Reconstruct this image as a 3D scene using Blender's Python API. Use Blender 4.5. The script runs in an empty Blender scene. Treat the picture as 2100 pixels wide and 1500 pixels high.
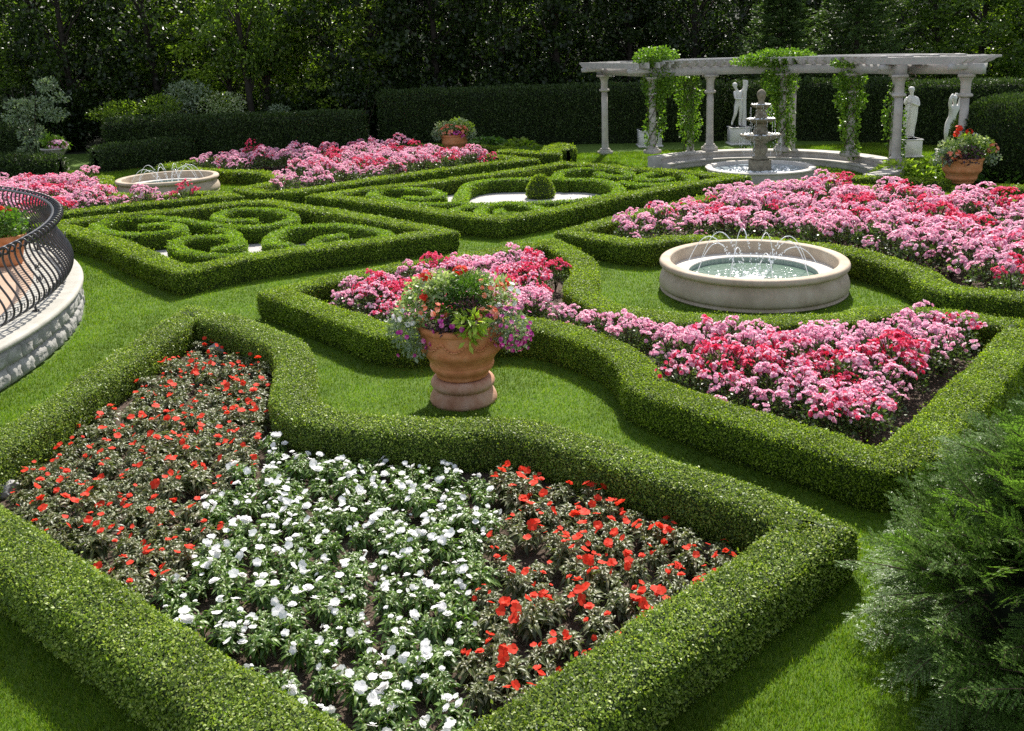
import bpy, math, random
import numpy as np
from mathutils import Vector, Matrix, noise
R = math.radians
random.seed(7)
rng = np.random.default_rng(7)
scene = bpy.context.scene
col = scene.collection

# ------------------------------------------------------------------ camera
F, CX, PY, YH, ROLL, HC = 1850., 1050., 500., 100., .035, 4.0
TH = math.atan((PY - YH) / F)
cam = bpy.data.cameras.new('camera')
cam_o = bpy.data.objects.new('camera', cam)
col.objects.link(cam_o)
cam.sensor_fit = 'HORIZONTAL'; cam.sensor_width = 36
cam.lens = 36 * F / 2100
cam.shift_x = 0
cam.shift_y = -(750 - PY) / 2100
cam.clip_start = .1; cam.clip_end = 600
fwd = Vector((0, math.cos(TH), -math.sin(TH)))
right0 = Vector((1, 0, 0)); down0 = Vector((0, -math.sin(TH), -math.cos(TH)))
c_, s_ = math.cos(ROLL), math.sin(ROLL)
ex = c_ * right0 + s_ * down0          # image right
ey = -s_ * right0 + c_ * down0         # image down
m = Matrix((ex, -ey, -fwd)).transposed().to_4x4()
m.translation = (0, 0, HC)
cam_o.matrix_world = m
scene.camera = cam_o

# ------------------------------------------------------------------ light
SUN_AZ, SUN_EL = 13, 47
w = bpy.data.worlds.new('World'); scene.world = w; w.use_nodes = True
nt = w.node_tree
sky = nt.nodes.new('ShaderNodeTexSky'); sky.sky_type = 'NISHITA'; sky.sun_disc = False
sky.sun_elevation = R(SUN_EL); sky.sun_rotation = R(SUN_AZ)
bg = nt.nodes['Background']; bg.inputs['Strength'].default_value = .115
hs = nt.nodes.new('ShaderNodeHueSaturation'); hs.inputs['Saturation'].default_value = .5   # bright hazy summer sky
nt.links.new(sky.outputs[0], hs.inputs['Color']); nt.links.new(hs.outputs[0], bg.inputs[0])
sl = bpy.data.lights.new('sun', 'SUN'); sl.energy = 4.0; sl.angle = R(.5); sl.color = (1, .95, .86)
so = bpy.data.objects.new('sun', sl); col.objects.link(so)
sd = Vector((math.sin(R(SUN_AZ)) * math.cos(R(SUN_EL)), math.cos(R(SUN_AZ)) * math.cos(R(SUN_EL)), math.sin(R(SUN_EL))))
so.rotation_euler = sd.to_track_quat('Z', 'Y').to_euler()
so.location = sd * 60
scene.view_settings.view_transform = 'Standard'; scene.view_settings.look = 'None'
scene.view_settings.exposure = 1.05; scene.view_settings.gamma = 1
scene.cycles.max_bounces = 6; scene.cycles.diffuse_bounces = 4; scene.cycles.transmission_bounces = 4
scene.cycles.transparent_max_bounces = 6; scene.cycles.glossy_bounces = 2
scene.cycles.caustics_reflective = False; scene.cycles.caustics_refractive = False
scene.cycles.use_adaptive_sampling = True; scene.cycles.adaptive_threshold = .01
scene.cycles.use_denoising = False

# ------------------------------------------------------------------ layout helper: ground point seen along a surveyed sight line
def at(x, y, z=0.):
    u, v = x - CX, y - PY
    u, v = (c_ * u - s_ * v) / F, (s_ * u + c_ * v) / F
    fy = math.cos(TH) - v * math.sin(TH); fz = -math.sin(TH) - v * math.cos(TH)
    t = (z - HC) / fz
    return np.array([u * t, fy * t, z])
def atY(x, y, Y):
    u, v = x - CX, y - PY
    u, v = (c_ * u - s_ * v) / F, (s_ * u + c_ * v) / F
    fy = math.cos(TH) - v * math.sin(TH); fz = -math.sin(TH) - v * math.cos(TH)
    t = Y / fy
    return np.array([u * t, Y, HC + fz * t])

# ------------------------------------------------------------------ materials
def new_mat(name):
    mt = bpy.data.materials.new(name); mt.use_nodes = True
    n = mt.node_tree
    return mt, n, n.nodes['Principled BSDF'], n.nodes['Material Output']
def ramp(n, fac, cols):
    r = n.nodes.new('ShaderNodeValToRGB')
    while len(r.color_ramp.elements) < len(cols): r.color_ramp.elements.new(.5)
    for e, (p, c) in zip(r.color_ramp.elements, cols):
        e.position = p; e.color = (*c, 1)
    n.links.new(fac, r.inputs[0])
    return r
def leaf_mat(name, cols, trans=.35, tcol=None, rough=.38, spec=.5):
    """one colour per leaf, chosen at random, plus light shining through the blade"""
    mt, n, p, out = new_mat(name)
    g = n.nodes.new('ShaderNodeNewGeometry')
    k = len(cols)
    r = ramp(n, g.outputs['Random Per Island'], [(i / max(1, k - 1), c) for i, c in enumerate(cols)])
    n.links.new(r.outputs[0], p.inputs['Base Color'])
    p.inputs['Roughness'].default_value = rough
    p.inputs['Specular IOR Level'].default_value = spec
    if trans > 0:
        t = n.nodes.new('ShaderNodeBsdfTranslucent')
        mx = n.nodes.new('ShaderNodeMix'); mx.data_type = 'RGBA'; mx.blend_type = 'MULTIPLY'
        mx.inputs[0].default_value = 1
        n.links.new(r.outputs[0], mx.inputs[6])
        mx.inputs[7].default_value = (*(tcol or (1.5, 1.7, .7)), 1)
        n.links.new(mx.outputs[2], t.inputs[0])
        ms = n.nodes.new('ShaderNodeMixShader'); ms.inputs[0].default_value = trans
        n.links.new(p.outputs[0], ms.inputs[1]); n.links.new(t.outputs[0], ms.inputs[2])
        n.links.new(ms.outputs[0], out.inputs[0])
    return mt
def noise_mat(name, cols, scale=4., rough=.8, bump=0., bscale=None, detail=6, spec=.3, coords='Object'):
    mt, n, p, out = new_mat(name)
    tc = n.nodes.new('ShaderNodeTexCoord')
    nz = n.nodes.new('ShaderNodeTexNoise'); nz.inputs['Scale'].default_value = scale; nz.inputs['Detail'].default_value = detail
    nz.inputs['Roughness'].default_value = .65
    n.links.new(tc.outputs[coords], nz.inputs[0])
    k = len(cols)
    r = ramp(n, nz.outputs[0], [(.3 + .4 * i / max(1, k - 1), c) for i, c in enumerate(cols)])
    n.links.new(r.outputs[0], p.inputs['Base Color'])
    p.inputs['Roughness'].default_value = rough; p.inputs['Specular IOR Level'].default_value = spec
    if bump:
        nb = n.nodes.new('ShaderNodeTexNoise'); nb.inputs['Scale'].default_value = bscale or scale * 6; nb.inputs['Detail'].default_value = 8
        n.links.new(tc.outputs[coords], nb.inputs[0])
        b = n.nodes.new('ShaderNodeBump'); b.inputs['Strength'].default_value = bump; b.inputs['Distance'].default_value = .02
        n.links.new(nb.outputs[0], b.inputs['Height']); n.links.new(b.outputs[0], p.inputs['Normal'])
    return mt

def tint(mt, scale, lo, hi):
    """slow drift of a plant colour from place to place"""
    n = mt.node_tree; r = [q for q in n.nodes if q.type == 'VALTORGB'][0]
    gm = n.nodes.new('ShaderNodeNewGeometry'); nz = n.nodes.new('ShaderNodeTexNoise'); nz.inputs['Scale'].default_value = scale; nz.inputs['Detail'].default_value = 5
    n.links.new(gm.outputs['Position'], nz.inputs[0])
    mr = n.nodes.new('ShaderNodeMapRange'); mr.inputs[1].default_value = .32; mr.inputs[2].default_value = .68; mr.inputs[3].default_value = lo; mr.inputs[4].default_value = hi
    n.links.new(nz.outputs[0], mr.inputs[0])
    outs = [l.to_socket for l in r.outputs[0].links]
    mx = n.nodes.new('ShaderNodeVectorMath'); mx.operation = 'SCALE'
    n.links.new(r.outputs[0], mx.inputs[0]); n.links.new(mr.outputs[0], mx.inputs['Scale'])
    for q in outs: n.links.new(mx.outputs[0], q)
M = {}
BOX = [(.05, .095, .007), (.13, .21, .011), (.23, .33, .018), (.36, .44, .055)]
M['box_leaf'] = leaf_mat('boxwood_leaf', BOX, .35, (1.5, 1.6, .5), rough=.5, spec=.28)
M['box_leaf_pale'] = leaf_mat('boxwood_leaf_pale', [(.05, .095, .012), (.125, .20, .018), (.22, .31, .032), (.37, .43, .10)], .35, (1.4, 1.5, .6), rough=.45, spec=.35)
M['box_leaf_new'] = leaf_mat('boxwood_leaf_new', [(.08, .16, .010), (.14, .245, .014), (.20, .32, .02), (.29, .39, .04)], .4, (1.5, 1.6, .4), rough=.5, spec=.25)
for q in ('box_leaf', 'box_leaf_pale', 'box_leaf_new'): tint(M[q], 1.7, .78, 1.18)
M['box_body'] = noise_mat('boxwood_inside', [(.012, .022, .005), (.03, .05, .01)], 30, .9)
M['yew_leaf'] = leaf_mat('yew_needles', [(.014, .03, .006), (.028, .052, .01), (.05, .085, .018), (.085, .125, .035)], .25, rough=.5, spec=.3)
M['yew_near'] = leaf_mat('yew_needles_near', [(.05, .105, .016), (.08, .155, .026), (.12, .21, .038), (.19, .29, .075)], .35, rough=.42, spec=.4)
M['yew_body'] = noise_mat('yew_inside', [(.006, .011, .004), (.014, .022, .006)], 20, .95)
M['grass'] = leaf_mat('grass_blades', [(.06, .13, .007), (.11, .20, .010), (.165, .255, .016), (.27, .32, .055)], .35, (1.4, 1.6, .5), rough=.5, spec=.15)
tint(M['grass'], .8, .58, 1.32)
M['lawn'] = noise_mat('lawn_ground', [(.045, .09, .008), (.075, .135, .012), (.10, .16, .02)], 5, .9, .5, 90)
M['forest_floor'] = noise_mat('leaf_litter', [(.012, .018, .006), (.028, .032, .012)], 3, .95, .5)
M['soil'] = noise_mat('bark_mulch', [(.035, .022, .016), (.085, .058, .042), (.16, .12, .095)], 45, .95, 1., 70)
M['gravel'] = noise_mat('pale_gravel', [(.30, .28, .27), (.48, .45, .43), (.62, .6, .58)], 60, .9, .8, 90)
M['bark'] = noise_mat('bark', [(.02, .016, .012), (.05, .042, .033)], 6, .9, .8, 25)
M['twig'] = noise_mat('twig', [(.04, .028, .018), (.09, .065, .04)], 14, .85)
M['stone'] = noise_mat('cast_stone', [(.34, .265, .19), (.45, .36, .27), (.53, .445, .35)], 2.6, .78, .25, 60)
M['stone_in'] = noise_mat('cast_stone_ledge', [(.55, .50, .44), (.66, .61, .55)], 5, .7, .15, 60)
M['white_stone'] = noise_mat('white_limestone', [(.31, .28, .24), (.42, .385, .345), (.50, .465, .42)], 3, .75, .2, 50)
M['paint_white'] = noise_mat('white_timber', [(.33, .315, .30), (.45, .43, .41)], 4, .6, .1, 30)
M['marble'] = noise_mat('white_marble', [(.58, .56, .54), (.74, .72, .69)], 4, .5, .1, 20)
M['fount'] = noise_mat('weathered_fountain_stone', [(.09, .08, .055), (.20, .175, .125), (.30, .265, .20)], 9, .8, .5, 40)
M['terracotta'] = noise_mat('terracotta', [(.40, .14, .05), (.53, .21, .085), (.60, .28, .14)], 5, .75, .3, 60)
M['terra_pale'] = noise_mat('terracotta_bloomed', [(.34, .155, .085), (.46, .25, .16), (.55, .36, .26)], 5, .8, .3, 60)
M['iron'] = noise_mat('wrought_iron', [(.018, .018, .022), (.035, .034, .042)], 20, .38, .1, 60, spec=.6)
M['rock'] = noise_mat('split_limestone', [(.20, .195, .18), (.31, .30, .28), (.43, .415, .39)], 6, .9, .9, 18)
M['mortar'] = noise_mat('mortar', [(.22, .2, .17), (.32, .29, .25)], 20, .95)
M['coping'] = noise_mat('limestone_coping', [(.30, .285, .245), (.37, .35, .305), (.43, .405, .36)], 3, .7, .2, 40)
M['boulder'] = noise_mat('grey_boulder', [(.25, .25, .26), (.45, .44, .43)], 6, .9, .7, 20)
def petal(name, cols, trans=.4): return leaf_mat(name, cols, trans, (1.15, 1.1, 1.1), .6, .15)
M['pink'] = petal('pink_petals', [(.72, .26, .44), (.82, .43, .58), (.87, .60, .70), (.93, .83, .86)])
M['hotpink'] = petal('deep_pink_petals', [(.64, .02, .05), (.74, .05, .13), (.80, .14, .28), (.84, .34, .48)])
M['red'] = petal('scarlet_petals', [(.62, .022, .012), (.74, .045, .02), (.80, .10, .05)])
M['white'] = petal('white_petals', [(.80, .80, .80), (.88, .88, .87)])
M['magenta'] = petal('magenta_petals', [(.42, .02, .26), (.58, .06, .34), (.72, .30, .48)])
M['salmon'] = petal('salmon_petals', [(.74, .16, .06), (.8, .28, .16), (.82, .45, .35)])
M['eye'] = noise_mat('flower_eye', [(.5, .35, .05), (.7, .5, .1)], 9, .8)
M['rose_leaf'] = leaf_mat('rose_leaf', [(.03, .055, .016), (.055, .09, .025), (.09, .135, .045), (.15, .20, .08)], .3, rough=.36)
M['imp_green'] = leaf_mat('green_impatiens_leaf', [(.05, .105, .02), (.075, .145, .028), (.11, .20, .035), (.18, .28, .07)], .35, rough=.36, spec=.4)
M['imp_bronze'] = leaf_mat('bronze_impatiens_leaf', [(.05, .06, .02), (.08, .10, .03), (.12, .16, .045), (.24, .22, .14)], .3, rough=.4, spec=.45)
M['imp_rib'] = leaf_mat('impatiens_midrib', [(.22, .22, .07), (.34, .30, .15)], .1, rough=.4)
M['varieg'] = leaf_mat('variegated_leaf', [(.12, .2, .05), (.22, .3, .10), (.42, .47, .26), (.56, .58, .42)], .3, rough=.4)
M['lime'] = leaf_mat('lime_leaf', [(.26, .38, .03), (.36, .48, .05), (.45, .55, .1)], .35, rough=.4)
M['mid_leaf'] = leaf_mat('planter_leaf', [(.05, .12, .015), (.08, .17, .02), (.12, .22, .03)], .3, rough=.4)
M['grey_leaf'] = leaf_mat('silvery_leaf', [(.10, .15, .08), (.2, .26, .16), (.32, .37, .27)], .3, rough=.4)
M['purple_leaf'] = leaf_mat('purple_leaf', [(.03, .012, .02), (.07, .03, .05), (.11, .05, .08)], .2, rough=.4)
M['vine_leaf'] = leaf_mat('vine_leaf', [(.06, .13, .012), (.10, .19, .016), (.15, .26, .022), (.2, .31, .035)], .4, rough=.4)
M['tree_leaf'] = leaf_mat('broadleaf', [(.03, .06, .009), (.055, .10, .013), (.10, .165, .02), (.20, .28, .05)], .5, rough=.4, spec=.5)
M['tree_leaf_dark'] = leaf_mat('dark_broadleaf', [(.012, .024, .006), (.022, .042, .009), (.055, .09, .02)], .42, rough=.38, spec=.5)
M['tree_leaf_bright'] = leaf_mat('bright_broadleaf', [(.08, .14, .012), (.14, .22, .018), (.21, .30, .03), (.30, .38, .06)], .5, rough=.42, spec=.45)
M['spruce'] = leaf_mat('spruce_needles', [(.035, .065, .018), (.06, .105, .03), (.10, .15, .05)], .3, rough=.5, spec=.3)
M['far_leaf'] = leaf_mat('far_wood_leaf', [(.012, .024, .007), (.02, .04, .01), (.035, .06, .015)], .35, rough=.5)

def water_mat(name, c, bump=.35, scale=9):
    mt, n, p, out = new_mat(name)
    p.inputs['Base Color'].default_value = (*c, 1); p.inputs['Roughness'].default_value = .06
    p.inputs['IOR'].default_value = 1.33; p.inputs['Specular IOR Level'].default_value = .6
    tc = n.nodes.new('ShaderNodeTexCoord'); nz = n.nodes.new('ShaderNodeTexNoise')
    nz.inputs['Scale'].default_value = scale; nz.inputs['Detail'].default_value = 3
    n.links.new(tc.outputs['Object'], nz.inputs[0])
    b = n.nodes.new('ShaderNodeBump'); b.inputs['Strength'].default_value = bump; b.inputs['Distance'].default_value = .05
    n.links.new(nz.outputs[0], b.inputs['Height']); n.links.new(b.outputs[0], p.inputs['Normal'])
    return mt
M['water'] = water_mat('pool_water', (.13, .19, .145), .5, 12)
M['water_pale'] = water_mat('pale_pool_water', (.34, .40, .43))
mt, n, p, out = new_mat('falling_water')
p.inputs['Base Color'].default_value = (.9, .92, .95, 1); p.inputs['Roughness'].default_value = .15
p.inputs['Alpha'].default_value = .62; p.inputs['Specular IOR Level'].default_value = .8
M['jet'] = mt
mt, n, p, out = new_mat('white_foam'); p.inputs['Base Color'].default_value = (.88, .9, .92, 1); p.inputs['Roughness'].default_value = .4
M['foam'] = mt
# mosaic band inside the basin
mt, n, p, out = new_mat('pool_tile')
tc = n.nodes.new('ShaderNodeTexCoord'); br = n.nodes.new('ShaderNodeTexBrick'); br.offset = 0
br.inputs['Scale'].default_value = 14; br.inputs['Color1'].default_value = (.30, .36, .31, 1); br.inputs['Color2'].default_value = (.24, .31, .27, 1)
br.inputs['Mortar'].default_value = (.5, .52, .48, 1); br.inputs['Row Height'].default_value = .5; br.inputs['Brick Width'].default_value = .5
n.links.new(tc.outputs['Object'], br.inputs[0]); n.links.new(br.outputs[0], p.inputs['Base Color']); p.inputs['Roughness'].default_value = .3
M['tile'] = mt
# terrace pavers
mt, n, p, out = new_mat('clay_pavers')
tc = n.nodes.new('ShaderNodeTexCoord'); br = n.nodes.new('ShaderNodeTexBrick')
br.inputs['Scale'].default_value = 5; br.inputs['Color1'].default_value = (.36, .235, .155, 1); br.inputs['Color2'].default_value = (.42, .285, .20, 1)
br.inputs['Mortar'].default_value = (.28, .22, .17, 1); br.inputs['Mortar Size'].default_value = .012
n.links.new(tc.outputs['Object'], br.inputs[0]); n.links.new(br.outputs[0], p.inputs['Base Color']); p.inputs['Roughness'].default_value = .8
M['pavers'] = mt

# ------------------------------------------------------------------ object helpers
def tag(o, label=None, cat=None, group=None, kind=None):
    if label: o['label'] = label
    if cat: o['category'] = cat
    if group: o['group'] = group
    if kind: o['kind'] = kind
    return o
def empty(name, loc, label, cat, group=None, rz=0):
    o = bpy.data.objects.new(name, None); col.objects.link(o)
    o.location = loc; o.rotation_euler = (0, 0, rz); o.empty_display_size = .2
    return tag(o, label, cat, group)
def link(name, me, mats, parent=None, loc=None, smooth=False):
    if not isinstance(mats, (list, tuple)): mats = [mats]
    if len(me.materials) == 0:
        for q in mats: me.materials.append(q)
    if smooth: me.shade_smooth()
    o = bpy.data.objects.new(name, me); col.objects.link(o)
    if parent is not None: o.parent = parent
    if loc is not None: o.location = loc
    return o
def copy_tree(o, parent=None):
    c = o.copy(); col.objects.link(c)
    if parent is not None: c.parent = parent
    for ch in KIDS.get(o.name, []):
        d = copy_tree(ch, c)
    return c
KIDS = {}
def reg(root):            # remember children once, so copies need no search
    for o in list(root.children_recursive) + [root]:
        KIDS[o.name] = list(o.children)

def mesh_np(name, V, faces_list, mat_idx=None):
    """V (n,3); faces_list: list of (m,k) int arrays"""
    me = bpy.data.meshes.new(name)
    V = np.ascontiguousarray(V, dtype=np.float32)
    me.vertices.add(len(V)); me.vertices.foreach_set('co', V.ravel())
    fl = [np.asarray(f, dtype=np.int32) for f in faces_list if len(f)]
    nl = sum(f.size for f in fl); nf = sum(len(f) for f in fl)
    me.loops.add(nl); me.polygons.add(nf)
    li = np.concatenate([f.ravel() for f in fl])
    tot = np.concatenate([np.full(len(f), f.shape[1], dtype=np.int32) for f in fl])
    st = np.concatenate([[0], np.cumsum(tot)[:-1]]).astype(np.int32)
    me.loops.foreach_set('vertex_index', li)
    me.polygons.foreach_set('loop_start', st)
    if mat_idx is not None: me.polygons.foreach_set('material_index', np.asarray(mat_idx, dtype=np.int32))
    me.update(calc_edges=True); me.validate()
    return me
def unit(a): return a / np.maximum(np.linalg.norm(a, axis=-1, keepdims=True), 1e-9)
def randdir(n, g=None): return unit((g or rng).normal(size=(n, 3)))
def leaf_arrays(P, D, L, W, bend=.15, fold=.12, side=None):
    """rhombic leaves: base P, direction D -> V (4n,3), Fq (n,4)"""
    n = len(P); L = np.broadcast_to(L, (n,))[:, None]; W = np.broadcast_to(W, (n,))[:, None]
    D = unit(D)
    if side is None: side = randdir(n)
    S = unit(np.cross(D, side)); N = np.cross(S, D)
    mid = P + D * L * .48 - N * L * bend * .3
    V = np.empty((n, 4, 3))
    V[:, 0] = P; V[:, 1] = mid + S * W * .5 + N * W * fold; V[:, 2] = P + D * L - N * L * bend; V[:, 3] = mid - S * W * .5 + N * W * fold
    return V.reshape(-1, 3), np.arange(4 * n).reshape(n, 4)
def join_arrays(parts):
    Vs, Fs, Ms, off = [], {}, {}, 0
    for V, Fq, mi in parts:
        Vs.append(V)
        k = Fq.shape[1]
        Fs.setdefault(k, []).append(Fq + off); Ms.setdefault(k, []).append(np.full(len(Fq), mi))
        off += len(V)
    return np.concatenate(Vs), [np.concatenate(Fs[k]) for k in Fs], np.concatenate([np.concatenate(Ms[k]) for k in Fs])
def mesh_parts(name, parts):
    V, Fl, Mi = join_arrays(parts)
    return mesh_np(name, V, Fl, Mi)
def lathe(prof, n=48, wob=0):
    """prof [(r,z)] -> arrays"""
    a = np.linspace(0, 2 * math.pi, n, endpoint=False)
    V = np.array([[r * math.cos(t), r * math.sin(t), z] for r, z in prof for t in a])
    Fq = []
    for i in range(len(prof) - 1):
        for j in range(n):
            k = (j + 1) % n
            Fq.append((i * n + j, i * n + k, (i + 1) * n + k, (i + 1) * n + j))
    return V, np.array(Fq)
def dense(prof, k=4):
    """rounds a lathe profile by Catmull-Rom"""
    P = np.array(prof, float); out = []
    for i in range(len(P) - 1):
        p0, p1, p2, p3 = P[max(i - 1, 0)], P[i], P[i + 1], P[min(i + 2, len(P) - 1)]
        for t in np.linspace(0, 1, k, endpoint=False):
            out.append(.5 * ((2 * p1) + (-p0 + p2) * t + (2 * p0 - 5 * p1 + 4 * p2 - p3) * t * t + (-p0 + 3 * p1 - 3 * p2 + p3) * t ** 3))
    out.append(P[-1]); return [tuple(q) for q in out]
def tube(pts, rad, k=6):
    P = np.array(pts, float); n = len(P)
    rad = np.broadcast_to(rad, (n,))
    T = np.gradient(P, axis=0); T = unit(T)
    ref = np.array([0, 0, 1.]) if abs(T[0, 2]) < .9 else np.array([1., 0, 0])
    A = unit(np.cross(T, ref)); 
    for i in range(1, n):
        a = A[i - 1] - T[i] * np.dot(A[i - 1], T[i]); A[i] = a / max(np.linalg.norm(a), 1e-9)
    B = np.cross(T, A)
    ang = np.linspace(0, 2 * math.pi, k, endpoint=False)
    V = (P[:, None, :] + rad[:, None, None] * (np.cos(ang)[None, :, None] * A[:, None, :] + np.sin(ang)[None, :, None] * B[:, None, :])).reshape(-1, 3)
    Fq = []
    for i in range(n - 1):
        for j in range(k):
            q = (j + 1) % k
            Fq.append((i * k + j, i * k + q, (i + 1) * k + q, (i + 1) * k + j))
    return V, np.array(Fq)
def box(c, s, rz=0, bev=.0):
    """axis box centre c size s, rotated about z; chamfered when bev > 0"""
    x, y, z = np.array(s) / 2
    if bev <= 0:
        V = np.array([[i * x, j * y, k * z] for k in (-1, 1) for j in (-1, 1) for i in (-1, 1)], float)
        Fq = np.array([[0, 2, 3, 1], [4, 5, 7, 6], [0, 1, 5, 4], [2, 6, 7, 3], [0, 4, 6, 2], [1, 3, 7, 5]])
    else:
        lv = [(-z, bev), (-z + bev, 0), (z - bev, 0), (z, bev)]
        V = np.array([[sx * (x - b), sy * (y - b), zz] for zz, b in lv for sx, sy in ((-1, -1), (1, -1), (1, 1), (-1, 1))], float)
        Fq = [[3, 2, 1, 0], [12, 13, 14, 15]]
        for i in range(3):
            for j in range(4):
                k = (j + 1) % 4
                Fq.append([i * 4 + j, i * 4 + k, (i + 1) * 4 + k, (i + 1) * 4 + j])
        Fq = np.array(Fq)
    cz, sz = math.cos(rz), math.sin(rz)
    V = V @ np.array([[cz, sz, 0], [-sz, cz, 0], [0, 0, 1]]) + np.array(c)
    return V, Fq
def catmull(P, step):
    P = np.array(P, float)
    if len(P) == 2:
        n = max(2, int(np.linalg.norm(P[1] - P[0]) / step) + 1)
        return P[0] + (P[1] - P[0]) * np.linspace(0, 1, n)[:, None]
    out = []
    for i in range(len(P) - 1):
        p1, p2 = P[i], P[i + 1]
        p0 = P[i - 1] if i > 0 else 2 * p1 - p2
        p3 = P[i + 2] if i + 2 < len(P) else 2 * p2 - p1
        n = max(1, int(np.linalg.norm(p2 - p1) / step))
        for t in np.linspace(0, 1, n, endpoint=False):
            out.append(.5 * ((2 * p1) + (-p0 + p2) * t + (2 * p0 - 5 * p1 + 4 * p2 - p3) * t * t + (-p0 + 3 * p1 - 3 * p2 + p3) * t ** 3))
    out.append(P[-1]); return np.array(out)
def pathify(pts, step, closed=False):
    """pts: (x,y[,1]) - third entry marks a sharp corner"""
    P = [np.array(p[:2], float) for p in pts]; cr = [len(p) > 2 and p[2] for p in pts]
    if closed:
        k = cr.index(True) if True in cr else (cr.index(1) if 1 in cr else 0)
        P = P[k:] + P[:k] + [P[k]]; cr = cr[k:] + cr[:k] + [cr[k]]
        smooth_loop = not cr[0]
    out = []; i = 0
    while i < len(P) - 1:
        j = i + 1
        while j < len(P) - 1 and not cr[j]: j += 1
        seg = catmull(P[i:j + 1], step)
        out.append(seg if i == 0 else seg[1:]); i = j
    return np.concatenate(out)
def wob(V, amp, f):
    return amp * (np.sin(V[:, 0] * f + 1.3 * np.sin(V[:, 1] * f * .7)) + np.sin(V[:, 1] * f * 1.3 + 2.1 + V[:, 2] * f * 1.7) + np.sin(V[:, 2] * f * 1.9 + V[:, 0] * f * .6)) / 3

def sweep(path, w, h, closed, rc=.075, z0=-.01, taper=.0):
    """rounded-box hedge body along a 2D path: V, Fq"""
    P = np.array(path, float)
    if closed and np.linalg.norm(P[0] - P[-1]) < 1e-6: P = P[:-1]
    n = len(P)
    if closed: nxt, prv = np.roll(P, -1, 0), np.roll(P, 1, 0)
    else:
        nxt = np.vstack([P[1:], 2 * P[-1] - P[-2]]); prv = np.vstack([2 * P[0] - P[1], P[:-1]])
    t1 = unit(P - prv); t2 = unit(nxt - P)
    n1 = np.stack([-t1[:, 1], t1[:, 0]], 1); n2 = np.stack([-t2[:, 1], t2[:, 0]], 1)
    nm = unit(n1 + n2); k = 1 / np.maximum((nm * n1).sum(1), .62)
    N = nm * k[:, None]
    hw = w / 2
    prof = [(-hw + taper, z0), (-hw, h * .35), (-hw + .004, h - rc)]
    for a in (30, 60): prof.append((-hw + rc - rc * math.cos(R(a)), h - rc + rc * math.sin(R(a))))
    prof += [(-hw + rc, h), (0, h + .006)]
    prof = prof + [(-x, z) for x, z in prof[-2::-1]]
    prof = np.array(prof); m_ = len(prof)
    sc = np.ones(n); 
    secs, PP, NN = [], P, N
    if not closed:                        # rounded ends
        q = [math.cos(R(a)) for a in (75, 55, 30, 12)]; d = [math.sin(R(a)) for a in (75, 55, 30, 12)]
        st = np.array([P[0] - t2[0] * hw * .75 * x for x in d]); en = np.array([P[-1] + t1[-1] * hw * .75 * x for x in d])
        PP = np.vstack([st, P, en[::-1]]); NN = np.vstack([np.repeat(n2[:1], 4, 0), N, np.repeat(n1[-1:], 4, 0)])
        sc = np.concatenate([q, np.ones(n), q[::-1]]); n = len(PP)
    V = np.zeros((n, m_, 3))
    V[:, :, 0] = PP[:, None, 0] + NN[:, None, 0] * prof[None, :, 0] * sc[:, None]
    V[:, :, 1] = PP[:, None, 1] + NN[:, None, 1] * prof[None, :, 0] * sc[:, None]
    V[:, :, 2] = prof[None, :, 1] - (1 - sc[:, None]) * .05 * (prof[None, :, 1] > h * .8)
    V = V.reshape(-1, 3)
    idx = np.arange(n * m_).reshape(n, m_)
    if closed: a, b = idx, np.roll(idx, -1, 0)
    else: a, b = idx[:-1], idx[1:]
    Fq = np.stack([a[:, :-1], b[:, :-1], b[:, 1:], a[:, 1:]], -1).reshape(-1, 4)
    if not closed:
        pass
    return V, Fq
CAMP = np.array([0, 0, HC])
def sample_faces(V, Fq, dens_fn, g, cull=True):
    tri = np.concatenate([Fq[:, [0, 1, 2]], Fq[:, [0, 2, 3]]])
    A, B, C = V[tri[:, 0]], V[tri[:, 1]], V[tri[:, 2]]
    cr = np.cross(B - A, C - A); ar = np.linalg.norm(cr, axis=1) / 2; N = unit(cr)
    ctr = (A + B + C) / 3; to = CAMP - ctr; d = np.linalg.norm(to, axis=1)
    dn = dens_fn(d)
    if cull:
        f = (N * unit(to)).sum(1); dn = dn * np.where(f < -.35, .25, 1)
        u = ctr[:, 0] / np.maximum(ctr[:, 1], .1)
        dn = dn * np.where((np.abs(ctr[:, 0]) > .60 * ctr[:, 1] + 1.2) | (ctr[:, 1] < 3.2), .15, 1)
    ex_ = ar * dn; tot = ex_.sum(); n = int(tot)
    ti = np.searchsorted(np.cumsum(ex_), g.random(n) * tot).clip(0, len(tri) - 1)
    r1 = np.sqrt(g.random(n))[:, None]; r2 = g.random(n)[:, None]
    P = A[ti] * (1 - r1) + B[ti] * r1 * (1 - r2) + C[ti] * r1 * r2
    return P, N[ti], np.linalg.norm(P - CAMP, axis=1)

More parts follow.
